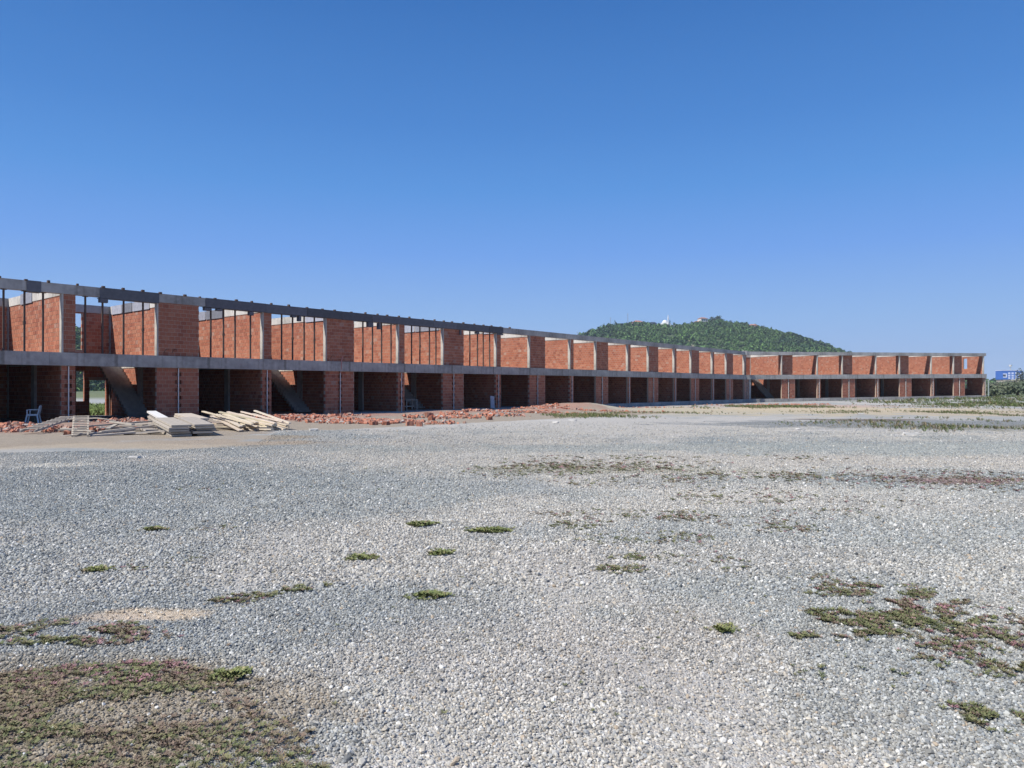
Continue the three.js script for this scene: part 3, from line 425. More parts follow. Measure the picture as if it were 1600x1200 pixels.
{
  const r = rngOf(314), geos = [];
  for (let v = 0; v < 6; v++) { const g = new THREE.IcosahedronGeometry(1, 0), key = new Map(), p = g.attributes.position; for (let k = 0; k < p.count; k++) { const id = `${p.getX(k).toFixed(3)},${p.getY(k).toFixed(3)},${p.getZ(k).toFixed(3)}`; if (!key.has(id)) key.set(id, .72 + .5 * r()); const e = key.get(id); p.setXYZ(k, p.getX(k) * e, p.getY(k) * e, p.getZ(k) * e); } g.computeVertexNormals(); geos.push(g); }
  const lists = geos.map(() => []), c = [0, 0, 0];
  const bands = [[1.3, 5.5, .0165, .98], [5.5, 11, .0245, .9], [11, 20, .037, .66], [20, 38, .066, .48]];
  for (const [a, b, p, sf] of bands) for (let F = a; F < b; F += p) { const hw = .80 * F + 4.2; for (let x = -hw; x < hw; x += p) {
    const X = x + (r() - .5) * p, f = F + (r() - .5) * p, [s, w] = sw1(X, f); if (w < dirtEdge(s) + .3 && s > -20) continue; if (f > 13 && r() < smooth(13, 36, f)) continue;
    if (r() < smooth(.80 * f + 1.2, .80 * f + 4.2, Math.abs(X))) continue; const md = f < 6 ? matDensity(X, f) : 0; if (f < 5 && matEdge(X, f) && r() < (md > .25 ? .8 : .4)) continue;
    tint(X, f, c); const sand = Math.max(0, c[0] - c[2]) * 5; if (sand > .6 && r() < .85) continue; if (r() < .5 * lane(X, f)) continue; // bare sand shows few stones
    lists[Math.floor(r() * 6)].push([X, f, p * sf * (.42 + .42 * r() * r() + (r() < .05 ? .5 * r() : 0)), c[0], c[1], c[2]]);
  } }
  const m = new THREE.Matrix4(), q = new THREE.Quaternion(), e = new THREE.Euler(), col = new THREE.Color();
  lists.forEach((L, v) => {
    const im = new THREE.InstancedMesh(geos[v], M.stone, L.length);
    L.forEach(([x, F, s, a, b, d], i) => {
      e.set((r() - .5) * 1.7, r() * 6.28, (r() - .5) * 1.7); q.setFromEuler(e);
      m.compose(new THREE.Vector3(x, H(x, F) + s * (.1 + .45 * r()), -F), q, new THREE.Vector3(s * (.8 + .55 * r()), s * (.55 + .35 * r()), s * (.7 + .4 * r()))); im.setMatrixAt(i, m);
      const fade = smooth(6, 24, F); let k = lerp(.58 + .84 * r(), .98, fade * .72); const t = r(); let R = a * k, G = b * k, Bl = d * k;
      const wh = .034 - .026 * smooth(8, 25, F); if (t < wh) { R = .70; G = .69; Bl = .66; } else if (t < .17) { R *= .62; G *= .66; Bl *= .72; } else if (t < .185) { R = .42; G = .35; Bl = .27; } else if (t < .24) { R *= 1.08; G *= 1.01; Bl *= .92; } else if (t < .40) { Bl *= 1.05; R *= .97; }
      im.setColorAt(i, col.setRGB(R * .92, G * .915, Bl * .895));
    });
    im.name = 'gravel'; tag(top(im), ['grey crushed stone gravel covering the yard near the viewer', 'rounded grey gravel of the yard near the viewer', 'pale and dark gravel stones of the yard', 'angular grey gravel stones of the yard', 'mixed grey gravel stones of the yard', 'small blue grey gravel stones of the yard'][v], 'gravel', null, 'stuff');
  });
}

// ---------------------------------------------------------------- weeds
const GREEN = [[.12, .135, .055], [.15, .16, .068], [.095, .115, .048], [.175, .17, .08]], BROWN = [[.16, .115, .085], [.19, .14, .105], [.145, .125, .075], [.21, .175, .115]], PINK = [[.27, .14, .155], [.21, .11, .115], [.32, .19, .2]], DRY = [[.26, .21, .12], [.21, .18, .09]];
function tuftGeo(r, n, spread, hgt, wid) { // small creeping plant: leaf blades round a crown
  const mb = new MB(); for (let k = 0; k < n; k++) { const a = r() * 6.28, l = spread * (.4 + .6 * r()), h = hgt * (.35 + .65 * r()), w = wid * (.6 + .7 * r()), cx = Math.cos(a), sx = Math.sin(a), bx = cx * l * .15, bz = sx * l * .15, v = .8 + .4 * r(); mb.quad([bx - sx * w * .4, 0, bz + cx * w * .4], [bx + sx * w * .4, 0, bz - cx * w * .4], [bx + cx * l * .6 + sx * w, h * .8, bz + sx * l * .6 - cx * w], [bx + cx * l, h * (.7 + .4 * r()), bz + sx * l], [v, v, v]); }
  return mb.geo();
}
const tr = rngOf(8), tufts = [0, 1, 2].map(() => tuftGeo(tr, 15, .019, .0105, .0032)), grassTufts = [0, 1].map(() => tuftGeo(tr, 14, .5, 1, .03));
function scatter(name, label, category, list, geos) { // list: x, F, size, colour
  const r = rngOf(list.length); geos.forEach((g, v) => { const L = list.filter((_, i) => i % geos.length === v); if (!L.length) return; const im = new THREE.InstancedMesh(g, M.leaf, L.length), m = new THREE.Matrix4(), q = new THREE.Quaternion(), e = new THREE.Euler(); L.forEach(([x, F, s, c, lift], i) => { e.set((r() - .5) * .3, r() * 6.28, (r() - .5) * .3); q.setFromEuler(e); m.compose(new THREE.Vector3(x, H(x, F) + (lift || 0), -F), q, new THREE.Vector3(s, s * (.7 + .6 * r()), s)); im.setMatrixAt(i, m); im.setColorAt(i, C3(...c)); }); im.name = name; tag(top(im), v ? `${label}, ${['', 'mixed in among the rest', 'thinner growth'][v]}` : label, category, null, 'stuff'); });
}
{
  const r = rngOf(55), pick = a => a[Math.floor(r() * a.length)], vary = (c, k = .3) => { const t = 1 - k / 2 + k * r(); return [c[0] * t, c[1] * t, c[2] * t]; };
  const list = [];
  for (let F = 1.6; F < 4.6; F += .0145) for (let x = -5.2; x < .2; x += .0145) { const X = x + (r() - .5) * .014, f = F + (r() - .5) * .014, d = matDensity(X, f); if (r() > d * .5) continue;
    const edge = fbm(X * 3 + 20, f * 3, 3), pinkish = smooth(3.72, 4.05, f + (edge - .5) * .6) * smooth(-1.5, -2.2, X) * .8, br = smooth(.45, .6, fbm(X * 2.4 + 5, f * 2.4 + 70, 3));
    const t = r(); const c = t < pinkish * .55 ? pick(PINK) : t < .34 + br * .5 ? pick(BROWN) : t < .93 ? pick(GREEN) : pick(DRY); list.push([X, f, .8 + .8 * r(), vary(c), .008]); }
  // other mats of the same weed, in the pattern the yard shows: [px, py, half width m, half depth m, count, greenness]
  const mats = [[25, 985, .35, .10, 420, .5], [70, 1003, .22, .06, 320, .95], [175, 992, .22, .12, 520, .35], [120, 990, .22, .07, 180, .2], [362, 940, .14, .03, 110, .6], [405, 932, .16, .035, 150, .7], [450, 924, .16, .035, 150, .8], [488, 916, .14, .035, 120, .85], [245, 997, .10, .04, 80, .1], [1290, 905, .25, .12, 140, .35], [1325, 925, .32, .09, 380, .6], [1360, 918, .2, .05, 100, .25], [1395, 923, .22, .07, 230, .5], [1437, 930, .15, .06, 130, .7], [1415, 945, .22, .07, 300, .2], [1455, 952, .35, .12, 560, .15], [1480, 940, .22, .07, 260, .55], [1305, 965, .2, .09, 520, .8], [1350, 968, .22, .07, 260, .65], [1378, 972, .25, .10, 460, .6], [1455, 970, .32, .11, 760, .85], [1365, 987, .16, .06, 260, .7], [1285, 998, .22, .05, 300, .7], [1310, 991, .14, .04, 150, .6], [1520, 992, .4, .10, 420, .5], [1565, 1010, .4, .10, 420, .4], [1595, 1045, .22, .10, 300, .7], [1590, 975, .25, .12, 160, .2], [1460, 1018, .28, .07, 120, .4], [1530, 1040, .3, .08, 150, .5], [1540, 1122, .16, .07, 420, .8], [1330, 1055, .3, .05, 60, .9],
    [1000, 873, .3, .1, 200, .8], [965, 891, .22, .08, 260, .85], [1120, 880, .3, .2, 150, .6], [1020, 842, .6, .16, 380, .75], [1050, 810, .55, .16, 260, .3], [1015, 803, .7, .14, 220, .7], [905, 821, .35, .12, 260, .8], [1235, 826, .35, .12, 200, .5], [1170, 815, .6, .2, 160, .3], [870, 806, .4, .15, 90, .2], [1310, 803, .7, .3, 160, .4], [1360, 785, .7, .3, 100, .2], [1130, 777, .8, .3, 330, .7], [1185, 775, .8, .3, 200, .35], [960, 754, 1.2, .35, 260, .5], [1075, 749, .9, .25, 160, .25], [825, 737, 1.0, .5, 320, .6], [880, 728, 1.5, .45, 420, .45], [930, 733, 1.6, .45, 460, .55], [990, 722, 2.0, .6, 420, .5], [1015, 730, 1.2, .4, 280, .55], [1110, 741, 1.2, .4, 360, .65], [1205, 744, 1.3, .35, 280, .6], [1265, 747, 1.0, .35, 200, .5], [1300, 741, 1.5, .35, 120, .2], [1380, 752, 1.5, .5, 260, .2], [1450, 757, 1.5, .4, 150, .3], [1520, 749, 2.0, .8, 900, .02], [1480, 744, 1.6, .4, 260, .1], [1575, 757, 1.4, .6, 260, .5], [1240, 717, .9, .3, 80, .4], [330, 766, 1.0, .3, 60, .4], [790, 826, .1, .05, 30, .9], [340, 828, .3, .1, 40, .6], [210, 889, .15, .05, 40, .7], [290, 875, .15, .08, 40, .8]];
  for (const [px, py, rx, rf, n, gn] of mats) { const [x0, F0] = gp(px, py), sc = Math.max(1, F0 / 7.5); for (let k = 0; k < n * (F0 > 9 ? .5 : .55); k++) { const a = r() * 6.28, q = Math.pow(r(), .7) * (.75 + .9 * vnoise(px + a * 1.3, py)), x = x0 + Math.cos(a) * q * rx, F = F0 + Math.sin(a) * q * rf * 1.7; if (fbm(x * 7 / sc, F * 9 / sc, 3) < .46) continue; list.push([x, F, sc * (.9 + .9 * r()), vary(r() < gn ? pick(GREEN) : r() < .75 ? pick(BROWN) : pick(PINK)), .012]); } }
  // thin sprinkle of seedlings
  for (let k = 0; k < 260; k++) { const [x, F] = gp(300 + 1300 * r(), 730 + 400 * Math.pow(r(), 1.5)); list.push([x, F, Math.max(1, F / 7) * (.5 + .7 * r()), vary(r() < .6 ? pick(GREEN) : pick(BROWN)), .012]); }
  scatter('ground_weeds', 'low creeping green and reddish weeds matted over the gravel', 'weeds', list, tufts);
  // single clumps standing by themselves
  const clumps = [[670, 933, .17, .06, 160, .9, 'upright green weed clump alone on open gravel below the sandy track'], [768, 831, .30, .10, 190, .95, 'broad bright green weed clump on the gravel near the centre'], [658, 821, .20, .10, 130, .9, 'yellow green weed clump upper left of the broadest central clump'], [567, 873, .15, .07, 100, .85, 'small dark weed clump between two larger central clumps and the gravel edge'], [686, 866, .14, .07, 90, .9, 'small green weed clump under the broad bright clump'], [150, 892, .12, .06, 80, .8, 'tiny green weed clump alone at the left on bluish gravel'], [240, 829, .16, .06, 60, .6, 'faint weed clump highest at the left on the bluish gravel'], [365, 1057, .11, .045, 90, .85, 'vivid green weed clump at the right tip of the big weed mat'], [1130, 985, .10, .05, 60, .9, 'tiny green sprig alone on pale gravel right of centre']];
  for (const [px, py, rx, rf, n, gn, lab] of clumps) { const [x0, F0] = gp(px, py), gs = [], m = new THREE.Matrix4(), q = new THREE.Quaternion(), sc = Math.max(1, F0 / 6) * 1.1; for (let k = 0; k < n * .7; k++) { const a = r() * 6.28, d = Math.pow(r(), .8) * (.45 + 1.1 * vnoise(Math.cos(a) * 1.6 + px, Math.sin(a) * 1.6 + py)), x = Math.cos(a) * d * rx, z = Math.sin(a) * d * rf * 1.7, s = sc * (1 + .8 * r()) * (1.3 - .5 * d), g = tufts[k % 3].clone(), c = vary(r() < gn ? pick(GREEN) : pick(BROWN)).map((v, i) => v * [1.15, 1.25, 1][i]), ca = g.attributes.color; q.setFromEuler(new THREE.Euler(0, r() * 6.28, 0)); g.applyMatrix4(m.compose(new THREE.Vector3(x, .012, z), q, new THREE.Vector3(s, s * 1.5, s))); for (let i = 0; i < ca.count; i++) ca.setXYZ(i, ca.getX(i) * c[0], ca.getY(i) * c[1], ca.getZ(i) * c[2]); gs.push(g); }
    const o = new THREE.Mesh(mergeGeometries(gs), M.leaf); o.name = 'weed_clump'; put(o, x0, F0); tag(top(o), lab, 'weed', 'single weed clumps on the gravel'); }
  // grass along the far wing and at the right
  const gl = [], belt = (px, py, rx, rf, n, h, gc) => { const [x0, F0] = gp(px, py); for (let k = 0; k < n; k++) { const g1 = r() + r() + r() - 1.5, g2 = r() + r() + r() - 1.5, x = x0 + g1 * rx, F = F0 + g2 * rf * 2.2, [s2, w2] = sw2(x, F); if (fbm(x * .4 + 7, F * .16, 3) < .46 + .1 * r() || (s2 > -1 && s2 < 42.5 && w2 < .4 && w2 > -9) || sw1(x, F)[1] < .5 && sw1(x, F)[0] < 83) continue; gl.push([x, F, h * (.6 + .8 * r()), vary(r() < gc ? pick([[.11, .155, .045], [.13, .17, .06], [.09, .13, .045]]) : pick([[.25, .22, .11], [.28, .23, .14], [.19, .15, .10]]), .35), 0]); } };
  belt(1500, 648, 9, 3.2, 2200, .10, .7); belt(1400, 645, 5, 2.2, 800, .09, .75); belt(1580, 650, 7, 5, 2400, .12, .75); belt(1575, 634, 8, 8, 3800, .24, .8); belt(1490, 630, 7, 3, 900, .12, .6); belt(1430, 630, 5, 2, 250, .10, .6); belt(1210, 636, 6, 1.8, 1500, .18, .75); belt(1120, 638, 6, 1.6, 500, .16, .5); belt(930, 650, 4, 1.6, 1100, .12, .7); belt(1000, 646, 5, 1.2, 500, .12, .5); belt(1500, 662, 9, 1.6, 1200, .10, .5); belt(1570, 670, 4, 1.2, 900, .12, .55); belt(1600, 625, 22, 16, 5000, .32, .85); belt(1440, 636, 9, 4, 700, .12, .4);
  const bk = (cx, cF, rx, rf, n) => { for (let k = 0; k < n; k++) { const x = cx + (r() - .5) * 2 * rx, F = cF + (r() - .5) * 2 * rf; if (sw1(x, F)[1] > -9) continue; gl.push([x, F, .35 * (.6 + .8 * r()), vary([.10, .15, .04], .4), 0]); } }; bk(-29, 48, 7, 6, 3500); bk(-36, 62, 12, 10, 2500);
  scatter('grass', 'rough grass growing along the far shop row and at the picture\'s right', 'grass', gl, grassTufts);
}

// ---------------------------------------------------------------- foliage
function crownGeo(r, n, leaf, lobes) { // leaf faces spread through a few lobes; lobes: [x, y, z, rx, ry, rz]
  const mb = new MB(); for (let k = 0; k < n; k++) { const L = lobes[Math.floor(r() * lobes.length)]; let a, b, c, d; do { a = r() * 2 - 1; b = r() * 2 - 1; c = r() * 2 - 1; d = a * a + b * b + c * c; } while (d > 1 || d < .12); const x = L[0] + a * L[3], y = L[1] + b * L[4], z = L[2] + c * L[5], s = leaf * (.6 + .8 * r()), v = .7 + .6 * r(); const u = new THREE.Vector3(r() - .5, r() - .5, r() - .5).normalize(), w = new THREE.Vector3(r() - .5, r() - .5, r() - .5).cross(u).normalize(); mb.quad([x - u.x * s, y - u.y * s, z - u.z * s], [x + w.x * s * .6, y + w.y * s * .6, z + w.z * s * .6], [x + u.x * s, y + u.y * s, z + u.z * s], [x - w.x * s * .6, y - w.y * s * .6, z - w.z * s * .6], [v, v, v]); }
  return mb.geo();
}
const leafMat = c => std({ color: C3(...c), vertexColors: true, roughness: .85, side: THREE.DoubleSide });
const bark = std({ color: C3(.12, .09, .07) });
function plant(name, x, F, h, w, col, label, category, group, r, o = {}) {
  const g = new THREE.Group(); g.name = name; put(g, x, F, o.y ?? null); const t = o.trunk ?? .25, lobes = [], nl = o.lobes || 6;
  for (let k = 0; k < nl; k++) { const a = r() * 6.28, d = r() * w * .28, yy = h * (t + (1 - t) * (.25 + .55 * r())); lobes.push([Math.cos(a) * d, o.cone ? h * (t + (1 - t) * (k + .3) / nl) : yy, Math.sin(a) * d, (o.cone ? w * .5 * (1.1 - k / nl) : w * (.24 + .14 * r())), h * (1 - t) * (o.cone ? .16 : .26), (o.cone ? w * .5 * (1.1 - k / nl) : w * (.24 + .14 * r()))]); }
  const c = new THREE.Mesh(crownGeo(r, o.n || 420, o.leaf || w * .06, lobes), leafMat(col)); c.name = 'crown'; g.add(c);
  const tk = new THREE.Mesh(new THREE.CylinderGeometry(w * .02, w * .045, h * (t + .3), 6), bark); tk.position.y = h * (t + .3) / 2 - .1; tk.name = 'trunk'; g.add(tk);
  return tag(top(g), label, category, group);
}

// ---------------------------------------------------------------- hills
function makeHill(name, label, prof, Fr, front, back, seed, nTree, woodLabel, woodName) { // prof: [photo column, photo row] of the ridge, surveyed at distance Fr
  const P = prof.map(([px, py]) => [(px - 800) / FPX * Fr, (HORIZON - py) / FPX * Fr + EYE]);
  const ridge = x => { for (let k = 0; k < P.length - 1; k++) if (x <= P[k + 1][0]) { const t = Math.max(0, (x - P[k][0]) / (P[k + 1][0] - P[k][0])); return lerp(P[k][1], P[k + 1][1], t * t * (3 - 2 * t) * .4 + t * .6); } return P[P.length - 1][1]; };
  const hy = (x, F) => { const t = F < Fr ? smooth(Fr - front, Fr, F) * .55 + .45 * Math.max(0, (F - Fr + front) / front) : 1 - smooth(Fr, Fr + back, F), e = Math.max(0, Math.min(1, t)); return -3 + (ridge(x) + 3) * e + (fbm(x * .02 + seed, F * .02, 4) - .5) * 14 * e * (1 - e) * 2.4; };
  const x0 = P[0][0], x1 = P[P.length - 1][0], nx = 150, nf = 70, pos = [], col = [], idx = [], r = rngOf(seed);
  const soil = (x, F) => { const n = fbm(x * .03, F * .03 + seed, 3), c = [.045 + .04 * n, .075 + .045 * n, .03 + .015 * n]; return c; };
  for (let j = 0; j <= nf; j++) for (let i = 0; i <= nx; i++) { const x = lerp(x0, x1, i / nx), F = lerp(Fr - front, Fr + back, j / nf), c = soil(x, F); pos.push(x, hy(x, F), -F); col.push(...c); if (i < nx && j < nf) { const a = j * (nx + 1) + i; idx.push(a, a + 1, a + nx + 1, a + 1, a + nx + 2, a + nx + 1); } }
  const g = new THREE.BufferGeometry(); g.setAttribute('position', new THREE.Float32BufferAttribute(pos, 3)); g.setAttribute('color', new THREE.Float32BufferAttribute(col, 3)); g.setIndex(idx); g.computeVertexNormals();
  const m = new THREE.Mesh(g, std({ vertexColors: true, side: THREE.DoubleSide })); m.name = name; m.userData = { kind: 'structure', label, category: 'hill' }; m.receiveShadow = true; scene.add(m);
  const geos = [0, 1, 2].map(() => crownGeo(r, 90, .16, [[0, .45, 0, .42, .4, .42], [.2, .6, .1, .3, .32, .3], [-.2, .35, -.1, .34, .3, .34]])), lists = [[], [], []];
  for (let k = 0; k < nTree; k++) { const x = lerp(x0, x1, r()), F = Fr - front + (front + 25) * Math.pow(r(), .7); if (o_clear(x, F, hy)) continue; const cl = fbm(x * .018 + 50, F * .018, 3); lists[k % 3].push([x, F, 2.6 + 6.0 * Math.pow(r(), 3) + (cl > .55 ? 2.2 : 0), cl]); }
  lists.forEach((L, v) => { const im = new THREE.InstancedMesh(geos[v], M.leaf, L.length), mt = new THREE.Matrix4(), q = new THREE.Quaternion(); L.forEach(([x, F, s, cl], i) => { q.setFromEuler(new THREE.Euler(0, r() * 6.28, 0)); mt.compose(new THREE.Vector3(x, hy(x, F) - s * .12, -F), q, new THREE.Vector3(s * 1.15, s, s * 1.15)); im.setMatrixAt(i, mt); const k = (.65 + .6 * r()) * (.8 + .5 * fbm(x * .035 + 9, F * .03, 2)), d = smooth(.5, .62, cl); im.setColorAt(i, C3(lerp(.078, .04, d) * k, lerp(.15, .095, d) * k, lerp(.036, .03, d) * k)); }); im.name = woodName; tag(top(im), `${woodLabel}${['', ', lighter trees among it', ', darker trees among it'][v]}`, 'wood', null, 'stuff'); });
  return hy;
}
const HF = 1000, wx = px => (px - 800) / FPX * HF;
function o_clear(x, F, hy) { // bare strips: the track and fields on the far hill
  if (F < 700) return false; const row = HORIZON - (hy(x, F) - EYE) / F * FPX, px = 800 + x / F * FPX;
  const tx = lerp(1070, 1084, (row - 524) / 16); return (row > 523 && row < 545 && Math.abs(px - tx) < 1.6) || (Math.hypot((px - 1048) / 9, (row - 527) / 4) < 1 && hash2(Math.floor(x), Math.floor(F)) < .8) || (Math.hypot((px - 1092) / 16, (row - 541) / 4) < 1 && hash2(Math.floor(x), Math.floor(F)) < .75);
}
const hillY = makeHill('hill', 'wooded green hill rising behind the shop rows', [[640, 600], [760, 575], [840, 556], [880, 541], [905, 530], [925, 521], [955, 514], [1000, 509], [1035, 511], [1062, 512], [1085, 508], [1117, 505], [1132, 508], [1160, 512], [1200, 519], [1240, 531], [1270, 545], [1298, 558], [1350, 578], [1450, 600], [1600, 608]], HF, 330, 260, 31, 17000, 'dense green woodland covering the far hill', 'hill_woodland');
makeHill('hillside', 'hazy wooded hillside behind the near end of the long shop row', [[-500, 560], [-200, 530], [0, 518], [120, 520], [200, 528], [300, 560], [420, 592], [520, 606]], 520, 220, 200, 47, 3200, 'woodland on the hillside behind the long shop row', 'hillside_woodland');
{
  // pale track and dry field on the far hill
  const mb = new MB(); const pts = []; for (let k = 0; k <= 14; k++) { const row = lerp(523, 546, k / 14), px = lerp(1069, 1085, k / 14) + Math.sin(k * 1.7) * .7; let F = 700; for (let j = 0; j < 40; j++) { const x = (px - 800) / FPX * F; if (HORIZON - (hillY(x, F) - EYE) / F * FPX < row) break; F += 8; } const x = (px - 800) / FPX * F; pts.push([x, hillY(x, F) + .5, F]); }
  for (let k = 0; k < 14; k++) { const a = pts[k], b = pts[k + 1], w = 1.3; mb.quad([a[0] - w, a[1], -a[2]], [b[0] - w, b[1], -b[2]], [b[0] + w, b[1], -b[2]], [a[0] + w, a[1], -a[2]]); }
  const m = mb.build('hill_path', std({ color: C3(.34, .31, .2), side: THREE.DoubleSide }), null); m.userData = { kind: 'structure', label: 'pale earth track climbing the far hill', category: 'path' }; scene.add(m);
}
// single trees on the ridge
{
  const r = rngOf(64), dark = [.04, .068, .035], mid = [.055, .09, .04];
  [[921, 8, 5, dark, 1, 'conifer on the far left shoulder of the hill'], [937, 7.5, 5, dark, 1, 'second conifer along the left shoulder of the hill'], [942, 11, 4.5, dark, 1, 'tall dark conifer left of the ridge poles'], [960, 13, 5, dark, 1, 'tallest dark conifer on the left part of the ridge'], [967, 8, 6, mid, 0, 'round tree beside the tallest conifer of the ridge'], [976, 6, 6, mid, 0, 'low round tree left of the first ridge house'], [1008, 6, 7, mid, 0, 'round tree between the two ridge houses'], [1046, 11, 5, dark, 1, 'dark tree just right of the white mosque'], [1053, 8, 7, mid, 0, 'low tree right of the white mosque'], [1080, 7, 7, mid, 0, 'tree left of the house near the summit'], [1114, 12, 13, dark, 0, 'large round tree crowning the summit of the hill'], [1120, 12, 12, dark, 0, 'second large round tree crowning the summit'], [1127, 9, 9, mid, 0, 'smaller tree right of the summit clump'], [1140, 9, 7, dark, 0, 'tree on the ridge right of the summit'], [1150, 7, 8, mid, 0, 'low tree before the right ridge house'], [1190, 9, 7, mid, 0, 'tree right of the right ridge house'], [1204, 9, 6, dark, 1, 'pointed tree on the right shoulder of the hill'], [1218, 7, 9, mid, 0, 'round tree low on the right shoulder'], [1240, 7, 9, mid, 0, 'round tree where the right slope steepens'], [1262, 6, 9, dark, 0, 'round tree far down the right slope']].forEach(([px, h, w, c, cone, lab]) => plant('ridge_tree', wx(px), HF - 4, h, w, c, lab, 'tree', 'trees along the hill ridge', r, { y: hillY(wx(px), HF - 4) - .8, cone, n: 260, leaf: w * .075, trunk: .12 }));
}
// houses, mosque and poles on the hill
const wallW = std({ color: C3(.66, .63, .58) }), wallP = std({ color: C3(.55, .40, .34) }), roofR = std({ color: C3(.34, .17, .12) }), glassD = std({ color: C3(.06, .07, .09), roughness: .2 }), white = std({ color: C3(.74, .74, .73) });
function house(px, F, w, h, dpt, roofH, wm, rm, label, yaw, y = null) {
  const g = new THREE.Group(); g.name = 'hill_house'; g.scale.setScalar(1.2); const x = (px - 800) / FPX * F; put(g, x, F, y ?? hillY(x, F) - .5, yaw);
  new MB().box(-w / 2, w / 2, 0, h, -dpt / 2, dpt / 2).build('wall', wm, g);
  const rf = new MB(), e = .5, a = [-w / 2 - e, h + .01, dpt / 2 + e], b = [w / 2 + e, h + .01, dpt / 2 + e], c = [w / 2 + e, h + .01, -dpt / 2 - e], d = [-w / 2 - e, h + .01, -dpt / 2 - e], p = [-w * .22, h + roofH, 0], q = [w * .22, h + roofH, 0]; rf.quad(a, b, q, p); rf.quad(c, d, p, q); rf.quad(b, c, q, q); rf.quad(d, a, p, p); rf.quad(d, c, b, a); rf.build('roof', rm, g);
  for (const s of [-.3, 0, .3]) for (const f of h > 4.5 ? [.22, .64] : [.4]) new MB().box(w * s - .6, w * s + .6, h * f, h * f + 1.2, dpt / 2, dpt / 2 + .06).build('window', glassD, g);
  return tag(top(g), label, 'house');
}
house(996, HF - 6, 11, 5.5, 9, 2.2, wallP, roofR, 'pinkish house on the ridge left of the mosque', .15, hillY(wx(996), HF) - 2.0);
house(1020, HF - 6, 8, 5, 8, 1.8, std({ color: C3(.18, .2, .27) }), glassD, 'dark roofed house on the ridge next to the mosque', -.1, hillY(wx(1020), HF) - 2.2);
house(1098, HF - 6, 9, 6.5, 8, 1.8, wallW, roofR, 'pale house near the summit of the hill', .3, hillY(wx(1098), HF) - .6);
house(1089, HF - 6, 6, 3.5, 6, 1.3, wallP, roofR, 'low pinkish house just left of the summit house', .1, hillY(wx(1089), HF) - .8);
house(1176, HF - 6, 10, 5, 8, 1.8, wallP, roofR, 'pinkish house on the ridge right of the summit', -.2, hillY(wx(1176), HF) - 1.2);
house(1107, 800, 7.5, 4, 6, 1.2, white, std({ color: C3(.55, .57, .6) }), 'small white house low on the hillside above the shop roofs', .1);
{
  const g = new THREE.Group(); g.name = 'mosque'; g.scale.setScalar(1.25); const F = HF - 8, x = (1039 - 800) / FPX * F; put(g, x, F, hillY(x, HF) - 1.5, .1);
  new MB().box(-5.5, 5.5, 0, 4.2, -5, 5).build('prayer_hall', white, g); new MB().box(-3.6, 3.6, 4.2, 5.6, -3.4, 3.4).build('drum', white, g);
  const d = new THREE.Mesh(new THREE.SphereGeometry(3, 20, 10, 0, 6.3, 0, Math.PI / 2), white); d.name = 'dome'; d.position.y = 5.6; g.add(d);
  const mi = new THREE.Mesh(new THREE.LatheGeometry([[.55, 0], [.55, 9.5], [.85, 9.8], [.85, 10.4], [.42, 10.5], [.42, 12.2], [0, 14.2]].map(v => new THREE.Vector2(...v)), 10), white); mi.name = 'minaret'; mi.position.set(1.8, 0, 5.8); g.add(mi);
  new MB().box(5.6, 14, 0, 2.2, -3, 3).build('annex', white, g); for (const a of [-3.4, -1.1, 1.1, 3.4]) new MB().box(a - .4, a + .4, 1.2, 3, 5, 5.06).build('window', glassD, g);
  tag(top(g), 'small white mosque with dome and minaret on the hill ridge', 'mosque');
}
for (const [px, h, lab] of [[954, 17, 'thin lattice mast on the ridge left of the tallest conifer'], [981, 20, 'thin tall mast on the ridge right of the tallest conifer'], [902, 12, 'thin mast at the left foot of the hill']]) {
  const g = new THREE.Group(); g.name = 'power_mast'; put(g, wx(px), HF, hillY(wx(px), HF) - .3); const st = std({ color: C3(.3, .32, .34) }); for (const [a, b] of [[-1, -1], [1, -1], [1, 1], [-1, 1]]) { const m = new MB(); m.quad([a * .8 - .1, 0, b * .8], [a * .8 + .1, 0, b * .8], [a * .12 + .1, h, b * .12], [a * .12 - .1, h, b * .12]); m.build('leg', st, g); } for (let k = 1; k < 6; k++) { const w = .8 * (1 - k / 7); new MB().box(-w, w, h * k / 6.5, h * k / 6.5 + .12, -w, -w + .1).build('brace', st, g); } new MB().box(-1.6, 1.6, h * .88, h * .88 + .14, -.06, .06).build('cross_arm', st, g);
  tag(top(g), lab, 'mast');
}

